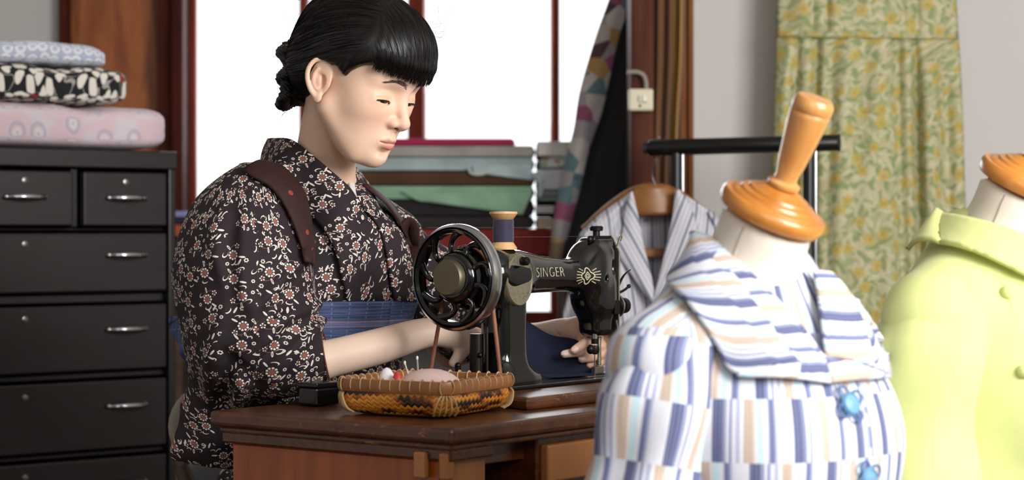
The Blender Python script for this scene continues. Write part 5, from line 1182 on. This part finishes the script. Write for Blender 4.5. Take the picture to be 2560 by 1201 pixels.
# neckband crossing left over right
def band(vol, L, R, y0, y1, nu, nv, off, mid, name, mat, par, th=.004, rot=False, it=3):
    G = laid(vol, L, R, y0, y1, nu, nv, off, mid, it); return MB().grid(G, uv=metric_uv(G, rot)).build(name, mat, par, solid=th)
def lay3(pts_in, pts_out, name, mat, nu=14, nv=44, th=.005, belly=.004):
    a_ = spline(pts_in, nv); b_ = spline(pts_out, nv); s = np.linspace(0, 1, nu)[None, :, None]; G = a_[:, None]*(1-s)+b_[:, None]*s
    N = np.cross(np.gradient(G, axis=0), np.gradient(G, axis=1)); N /= np.linalg.norm(N, axis=2, keepdims=True)+1e-9; N = N*np.where((N[..., 1:2] > 0), -1, 1)
    G = G+N*belly*np.sin(math.pi*s); return MB().grid(G, uv=metric_uv(G)).build(name, mat, pr, solid=th)
def kh(u, v, o=.006): p = kt.hit(u, v, 2.9, 3.45); return p+kt.normal(p[None])[0]*o
RI = [P(712, 350, 3.235), P(672, 349, 3.205), P(690, 347, 3.145), P(735, 353, 3.090), P(798, 402, 3.056), P(866, 461, 3.066), P(892, 498, 3.082)]+[kh(922, 560, .010), kh(950, 640, .008), kh(962, 750, .008)]
RO = [P(700, 414, 3.26), P(655, 416, 3.218), P(668, 426, 3.135), P(708, 452, 3.062)]+[kh(768, 520, .010), kh(812, 585, .010), kh(835, 640, .010), kh(850, 690, .010), kh(860, 725, .008), kh(866, 756, .008)]
lay3(RI, RO, 'neckband', M_kim, belly=.003)
LI = [P(752, 350, 3.27), P(815, 376, 3.255), P(862, 403, 3.225), P(879, 427, 3.190), P(886, 470, 3.125), P(898, 508, 3.085)]+[kh(926, 570, .014), kh(950, 640, .014), kh(972, 750, .012)]
LO = [P(765, 404, 3.31), P(830, 424, 3.30), P(884, 432, 3.265), P(908, 448, 3.235), P(930, 490, 3.16), P(952, 530, 3.115)]+[kh(985, 590, .012), kh(1008, 650, .012), kh(1026, 750, .012)]
lay3(LI, LO, 'neckband', M_kim)
M_juban = cloth('white_under_collar', '#e9e6df')
lay3([P(874, 440, 3.135), P(872, 456, 3.112), P(879, 480, 3.092), P(891, 500, 3.088)], [P(883, 430, 3.185), P(886, 455, 3.150), P(890, 478, 3.120), P(897, 502, 3.092)], 'under_collar', M_juban, 6, 16, .003, .001)
# tie-up sash
M_sash = Mat('russet_sash', '#45150f', .75); u_ = M_sash.uv(); x, y, r_, g_ = motif(M_sash, u_, 30, .9); M_sash.color(M_sash.mix((x*x+y*y).sqrt().lt(.0042)*r_.gt(.62), M_sash.mix(M_sash.noise(u_, 30, 2), '#210806', '#330f0b'), '#8a3a2a'))
both = Vol(tuple(sv.lo), tuple(sv.lo+sv.h*np.array(sv.n)), .0036); XYZ = np.stack(np.meshgrid(*both.ax, indexing='ij'), -1); both.d = np.minimum(kt.sample(XYZ), sv.sample(XYZ)).astype(np.float32)
G = laid(both, [(612, 440), (634, 455), (672, 478), (703, 520), (725, 570), (742, 620), (752, 660)], [(652, 414), (690, 425), (728, 455), (756, 505), (770, 560), (774, 620), (768, 660)], 2.88, 3.30, 10, 40, .008, .004, 4)
MB().grid(G, uv=metric_uv(G)).build('sash_strap', M_sash, pr, solid=.004)
Ls = [kh(908, 480, .012), kh(945, 512, .010), kh(980, 555, .009), kh(1004, 600, .009)]; Ro = [kh(914, 475, .011), kh(952, 504, .009), kh(990, 547, .008), kh(1016, 595, .008)]
lay3(Ls, Ro, 'sash_strap', M_sash, 6, 20, .0025, .001)
lp = MB(); q0 = kh(1020, 622, .010)
lp.tube(spline([q0, P(1010, 596, q0[1]-.014), P(1009, 570, q0[1]-.020), P(1022, 556, q0[1]-.018), P(1034, 568, q0[1]-.016), P(1034, 594, q0[1]-.012), q0], 26), .0058, 10, flat=1.9)
lp.tube(spline([q0, kh(1026, 650, .009), kh(1030, 700, .009), kh(1034, 745, .009)], 14), [.008]+[.013]*13, 10, flat=.35); lp.ball(q0, (.010, .008, .010)); lp.build('sash_bow', M_sash, pr)
# obi
M_obi = Mat('blue_obi', '#3b4a76', .8); u_ = M_obi.uv(); X_, Y_, _ = M_obi.xyz(u_); oc_ = M_obi.mix(M_obi.noise(M_obi.vec(X_*12, Y_*420), 1, 2).step(.35, .65), '#36436a', '#586890')
def strp(y0, w_): return (Y_+y0*-1).abs().lt(w_)
oc_ = M_obi.mix(strp(.052, .0010).mx(strp(.0445, .0008))*.7, oc_, '#b58ba0'); oc_ = M_obi.mix(strp(.048, .003)*.5, oc_, '#7d86ae'); grid_ = ((X_*42).fract()-.5).abs().gt(.46)*((Y_*150).fract().gt(.45)); oc_ = M_obi.mix(grid_*.5, oc_, '#7f92b8')
M_obi.color(oc_).bump(grid_*-1+M_obi.noise(u_, 300, 2), .3, .001)
ths = np.linspace(0, 2*math.pi, 90, endpoint=False); ob = []; z_hi, z_lo = .876, .795
for z in np.linspace(z_lo, z_hi, 12):
    ring_ = []
    for t in ths:
        d = BX*math.cos(t)+BY*math.sin(t); p = B(-.01, 0, z)+d*.24
        for _ in range(60):
            dd_ = kt.sample(p[None])[0]
            if dd_ < .0075: break
            p = p-d*min(.008, max(.0008, (dd_-.007)*.7))
        ring_.append(p)
    ob.append(ring_)
G = np.array(ob); G[:, :] = (G+np.roll(G, 1, 1)+np.roll(G, -1, 1))/3; G = np.concatenate([G, G[:, :1]], 1)
U = np.zeros(G.shape[:2]+(2,)); U[..., 0] = np.linspace(0, .85, G.shape[1])[None]; U[..., 1] = np.linspace(0, z_hi-z_lo, 12)[:, None]
MB().grid(G, uv=U).build('obi', M_obi, pr, solid=.005)
G, U = sheet([(421, 800), (430, 822), (455, 862), (452, 884), (478, 905), (500, 918)], [(478, 784), (492, 800), (520, 830), (545, 860), (548, 890), (560, 930)], lambda s, t: 3.13+.02*s-.018*math.sin(s*math.pi)+.010*math.sin(t*9+s*3), 20, 24)
MB().grid(G, uv=np.stack([U[..., 1], (G[..., 0]+.52)*.9], -1)).build('obi_knot', M_obi, pr, solid=.010, sub=1)
# chair she sits on
M_pad = cloth('chair_linen', '#b3aca0'); M_cw = wood('chair_wood', '#3a2a22', '#52392c', (20, 20, 2), .5)
chr_ = thing('chair', 'chair with rounded pale back and grey seat behind the woman in the kimono', 'chair', B(-.06, 0, 0))
MB().ball(B(-.02, 0, .36), (.19, .18, .030), 28, RB).build('seat', cloth('seat_grey', '#6f6f74'), chr_)
MB().ball(B(-.306, .037, .665), (.018, .080, .064), 28, RB).build('backrest', M_pad, chr_)
MB().ball(B(-.290, .037, .545), (.016, .085, .075), 24, RB).build('back_cover', cloth('cover_grey', '#8a8d92'), chr_)
for x in (-.17, .12):
    for y in (-.16, .14): MB().tube([B(x, y, 0), B(x, y, .35)], .016, 12).build('leg', M_cw, chr_)
for y in (-.03, .10): MB().tube([B(-.15, y, .35), B(-.29, y, .60)], .012, 12).build('back_post', M_cw, chr_)
# ================================================================== dress forms in the foreground
M_cap = wood('cap_wood', '#b06c24', '#d08a3c', (9, 9, 9), .3, 3, coat=.4)
M_hdl = wood('handle_wood', '#c88a48', '#dca564', (14, 14, 3), .3, 3, coat=.4)
M_linen = Mat('form_linen', '#e2d9ca', .9); o_ = M_linen.obj(); M_linen.bump(M_linen.noise(o_, 700, 2), .2, .001)
M_seam = cloth('form_seam', '#b7ab9a')
M_stand = Mat('stand_black', '#1a1613', .4)
FW = np.array([.72, -.69, 0]); FL = np.array([.69, .72, 0]); FW /= np.linalg.norm(FW); FL = np.array([-FW[1], FW[0], 0])
NAX = np.array([math.sin(math.radians(22))*math.cos(.30), -math.sin(.30), math.cos(math.radians(22))*math.cos(.30)])
def dress_form(O, label, dv):
    """O: centre of the neck cap; everything hangs from it"""
    fm = thing('dress_form', label, 'dress form', (O[0], O[1]+.06, 0))
    MB().lathe([(0, -.010), (.052, -.010), (.0575, -.008), (.0605, -.002), (.0605, .005), (.0575, .009), (.052, .0095), (.050, .012), (.044, .0135), (.042, .0165), (.036, .018), (.034, .021), (.027, .0225), (.024, .026), (.014, .0285), (0, .029)], O, NAX, 64).build('neck_cap', M_cap, fm)
    hx = NAX+np.array([-.06, 0, .02]); hx /= np.linalg.norm(hx); hb = O+NAX*.028
    MB().lathe([(0, -.002), (.012, -.002), (.018, .002), (.0185, .006), (.013, .0095), (.0125, .016), (.0155, .030), (.0195, .060), (.0222, .084), (.0222, .088), (.0212, .090), (.0225, .092), (.0225, .101), (.019, .106), (0, .107)], hb, hx, 40).build('finial_handle', M_hdl, fm)
    nb = O-NAX*.012
    # linen body: neck flowing into shoulders and chest
    c = O+np.array([-.022, .050, 0]); v = Vol(c+[-.26, -.26, -.52], c+[.26, .26, .0], .005)
    v.chain([nb+NAX*.0, nb-NAX*.05+np.array([-.0, 0, -.015]), c+[0, 0, -.115]], [.051, .053, .066], 0)
    ch_ = c+np.array([0, 0, -.26])
    for s_ in (-1, 1): v.chain([c+[0, 0, -.105], c+FL*s_*.14+[0, 0, -.155]], [.05, .048], .05); v.add(ell(ch_+FL*s_*.065+FW*.062+[0, 0, .0], (.065, .065, .07)), .05)
    v.add(ell(ch_, (.145, .145, .17)), .06); v.add(ell(ch_+[0, 0, -.20], (.125, .125, .16)), .05)
    NX, NY, NZ = v.full(); pl = (NX-nb[0])*NAX[0]+(NY-nb[1])*NAX[1]+(NZ-nb[2])*NAX[2]; v.d = np.maximum(v.d, pl)
    V, Fq = v.mesh(); sdf_obj('torso', V, Fq, M_linen, fm)
    th0 = FW*.16-FL*.95; th0 /= np.linalg.norm(th0)
    sm = []
    for q in np.linspace(0, 1, 14):
        base = nb*(1-q)+(c+[0, 0, -.115])*q; p = base+th0*.10
        for _ in range(120):
            if v.sample(p) < .0003: break
            p = p-th0*.0008
        sm.append(p)
    MB().tube(sm, .0011, 6).build('seam', M_seam, fm)
    MB().tube([[c[0], c[1], .0], [c[0], c[1], O[2]-.40]], .014, 16).build('pole', M_stand, fm)
    MB().lathe([(0, 0), (.16, 0), (.16, .012), (.03, .03), (0, .03)], [c[0], c[1], 0], (0, 0, 1), 40).build('stand_base', M_stand, fm)
    return fm, c
O1 = P(1931, 527, 2.30); O2 = P(2566, 452, 2.56)
form1, c1 = dress_form(O1, 'linen dress form with turned wooden cap wearing the blue striped dress', 0)
form2, c2 = dress_form(O2, 'linen dress form with wooden cap wearing the lime green blouse', 0)
# ---- striped dress on the first form
M_str = Mat('block_stripe_cotton', '#dfe2ec', .85); u_ = M_str.uv(); X_, Y_, _ = M_str.xyz(u_); row = (Y_/.066).floor(); xs = X_/.080+row*.46
f_ = xs.fract(); cs = M_str.ramp(f_, [(0, '#d9dce7'), (.17, '#47507f'), (.30, '#7f88ae'), (.345, '#d9dbe8'), (.38, '#7f87ae'), (.415, '#d3d6e6'), (.47, '#a3a9c8'), (.51, '#dcdde6'), (.56, '#bda999'), (.68, '#d7d2d4'), (.73, '#b9dbe6'), (.80, '#d9dce7'), (.86, '#5d6796'), (.93, '#9aa2c4'), (.96, '#cfd3e2')], True)
fine = ((X_*1400).sin()*.5+.5)*.12; M_str.color(M_str.mix(fine, cs, '#ffffff')).bump(M_str.noise(u_, 40, 3), .15, .003)
def garment(name, label, c, h=.004, bot=-.62, sl=True):
    g = thing(name, label, 'dress' if 'dress' in name else 'blouse', (c[0], c[1], CAM_Z-.75))
    v = Vol(c+[-.33, -.33, bot], c+[.33, .33, -.035], h)
    ch_ = c+np.array([0, 0, -.26])
    v.chain([c+[0, 0, -.08], c+[0, 0, -.12]], [.070, .082])
    for s_ in (-1, 1):
        v.chain([c+[0, 0, -.110], c+FL*s_*.155+[0, 0, -.165]], [.060, .058], .05); v.add(ell(ch_+FL*s_*.066+FW*.066, (.075, .075, .085)), .05)
    v.add(ell(ch_, (.158, .158, .185)), .05); v.chain([ch_+[0, 0, -.02], ch_+FW*.01+[0, 0, -.42]], [.148, .165], .03)
    return g, v
def tors_uv(c, R=.16): return cyl_uv(c, FW*-1, FL*-1, (0, 0, 1), R)
sd, v1 = garment('striped_dress', 'blue and white block striped dress with wide collar on the foreground form', c1)
X, Y, Z = v1.full(); aa = np.arctan2((X-c1[0])*FL[0]+(Y-c1[1])*FL[1], (X-c1[0])*FW[0]+(Y-c1[1])*FW[1]); v1.d = v1.d+(.0035*np.sin(aa*9+Z*14)*np.clip((c1[2]-.30-Z)/.15, 0, 1)).astype(np.float32)
V, Fq = v1.mesh(); sdf_obj('bodice', V, Fq, M_str, sd, uv=tors_uv(c1))
def sleeve(g, c, v_t, mat, sgn, pts, rs, amp=.004, axdir=None, cutz=None):
    pts = [np.asarray(p, float) for p in pts]; lo = np.min(pts, 0)-max(rs)-.03; hi = np.max(pts, 0)+max(rs)+.03
    v = Vol(lo, hi, .004); v.chain(pts, rs, 0, kk=.03); X, Y, Z = v.full(); ax = pts[-1]-pts[0]; ax /= np.linalg.norm(ax)
    w1 = np.cross(ax, [0, 1, 0]); w1 /= np.linalg.norm(w1); w2 = np.cross(ax, w1); m = pts[len(pts)//2]
    an = np.arctan2((X-m[0])*w2[0]+(Y-m[1])*w2[1]+(Z-m[2])*w2[2], (X-m[0])*w1[0]+(Y-m[1])*w1[1]+(Z-m[2])*w1[2])
    v.d = v.d+(amp*np.sin(an*5+Z*22)).astype(np.float32)
    if cutz is not None: v.d = np.maximum(v.d, cutz-Z)
    V, Fq = v.mesh(); return sdf_obj('sleeve', V, Fq, mat, g, uv=cyl_uv(m, w2, w1, ax, max(rs)))
rs1 = c1-FL*.155+np.array([0, 0, -.165])
sleeve(sd, c1, v1, M_str, -1, [rs1+[.026, .014, .004], rs1+[-.002, -.008, -.05], rs1+[-.022, -.018, -.17], rs1+[-.024, -.02, -.30]], [.058, .060, .060, .058])
ls1 = c1+FL*.155+np.array([0, 0, -.165])
sleeve(sd, c1, v1, M_str, 1, [ls1+[-.018, -.01, .004], ls1+[.008, .012, -.06], ls1+[.018, .02, -.17], ls1+[.018, .02, -.30]], [.052, .058, .060, .058])
vc = v1
inner = [(1768, 590), (1800, 622), (1850, 672), (1905, 728), (1965, 795), (2010, 850), (2046, 905)]
outer = [(1752, 604), (1718, 660), (1680, 722), (1716, 775), (1766, 850), (1812, 925), (1850, 950)]
G = laid(vc, outer, inner, 1.95, 2.75, 22, 36, .010, .008, 3); MB().grid(G, uv=metric_uv(G, True)).build('collar', M_str, sd, solid=.004)
inner2 = [(2012, 690), (2022, 730), (2032, 790), (2040, 850), (2046, 905)]
outer2 = [(2062, 712), (2110, 760), (2160, 830), (2192, 905), (2200, 950)]
G = laid(vc, inner2, outer2, 1.95, 2.80, 20, 26, .012, .008, 3); MB().grid(G, uv=metric_uv(G, True)).build('collar', M_str, sd, solid=.004)
G = laid(vc, [(1846, 915), (1840, 952)], [(2046, 900), (2060, 968)], 1.95, 2.75, 24, 8, .011, .004, 2); MB().grid(G, uv=metric_uv(G, True)).build('collar', M_str, sd, solid=.004)
G = laid(vc, [(2046, 900), (2060, 968)], [(2198, 890), (2204, 955)], 1.95, 2.75, 18, 8, .011, .004, 2); MB().grid(G, uv=metric_uv(G, True)).build('collar', M_str, sd, solid=.004)
M_btn = Mat('blue_button', '#6fa0c4', .4); M_btn2 = Mat('button_cord', '#4a6ea0', .6)
for (u, v_) in ((2116, 1014), (2160, 1196)):
    p = vc.hit(u, v_, 1.95, 2.75); n = vc.normal(p[None])[0]
    b_ = MB().lathe([(0, 0), (.012, 0), (.0128, .003), (.011, .006), (.0095, .0045), (.006, .0055), (0, .007)], p+n*.004, n, 28).build('button', M_btn, sd)
    t1 = np.cross(n, [0, 0, 1]); t1 /= np.linalg.norm(t1); t2 = np.cross(n, t1); cm = MB()
    for k in range(4):
        a0 = k*math.pi/2+.5; cc_ = p+n*.006+(t1*math.cos(a0)+t2*math.sin(a0))*.014
        cm.tube([cc_+(t1*math.cos(q)+t2*math.sin(q))*.007 for q in np.linspace(0, 6.28, 16)], .0016, 6, cap=False)
    cm.build('cord_loops', M_btn2, b_)
# ---- lime blouse on the second form
M_lime = cloth('lime_wool', '#d8df92', rough=.9, bump=.12, sheen=.15, var=.05)
bl, v2 = garment('lime_blouse', 'plain lime green blouse with folded collar on the form at the right edge', c2)
X, Y, Z = v2.full(); aa = np.arctan2((X-c2[0])*FL[0]+(Y-c2[1])*FL[1], (X-c2[0])*FW[0]+(Y-c2[1])*FW[1])
v2.d = v2.d+(.006*np.sin(aa*6.5+Z*9+1.)*np.clip((c2[2]-.22-Z)/.12, 0, 1)).astype(np.float32)
V, Fq = v2.mesh(); sdf_obj('bodice', V, Fq, M_lime, bl)
rs2 = c2-FL*.155+np.array([0, 0, -.165])
sleeve(bl, c2, v2, M_lime, -1, [rs2+[.030, .018, .002], rs2+[-.002, -.004, -.05], rs2+[-.018, -.012, -.20], rs2+[-.016, -.018, -.40]], [.060, .064, .066, .066], .002)
ls2 = c2+FL*.155+np.array([0, 0, -.165])
sleeve(bl, c2, v2, M_lime, 1, [ls2+[-.018, -.01, .004], ls2+[.008, .012, -.06], ls2+[.018, .02, -.17], ls2+[.018, .02, -.30]], [.052, .058, .060, .058], .003)
G = laid(v2, [(2372, 550), (2330, 594), (2292, 640)], [(2376, 552), (2366, 594), (2360, 632)], 2.0, 3.0, 10, 12, .014, .008, 2)
MB().grid(G).build('collar', M_lime, bl, solid=.006)
G = laid(v2, [(2373, 551), (2366, 594), (2360, 632)], [(2600, 625), (2590, 670), (2580, 715)], 2.0, 3.0, 40, 12, .014, .006, 3)
MB().grid(G).build('collar', M_lime, bl, solid=.006)
for (u, v_) in ((2516, 735), (2560, 930)):
    p = v2.hit(u, v_, 2.0, 3.0); n = v2.normal(p[None])[0]; MB().ball(p+n*.003, .0085, 16).build('button', M_lime, bl)
pl2 = [v2.hit(u, v_, 2.0, 3.0) for u, v_ in ((2488, 672), (2510, 720), (2534, 780), (2552, 850), (2562, 930), (2570, 1000), (2574, 1100), (2578, 1190))]
MB().tube(spline(pl2, 40), .0022, 8).build('front_placket', M_lime, bl)
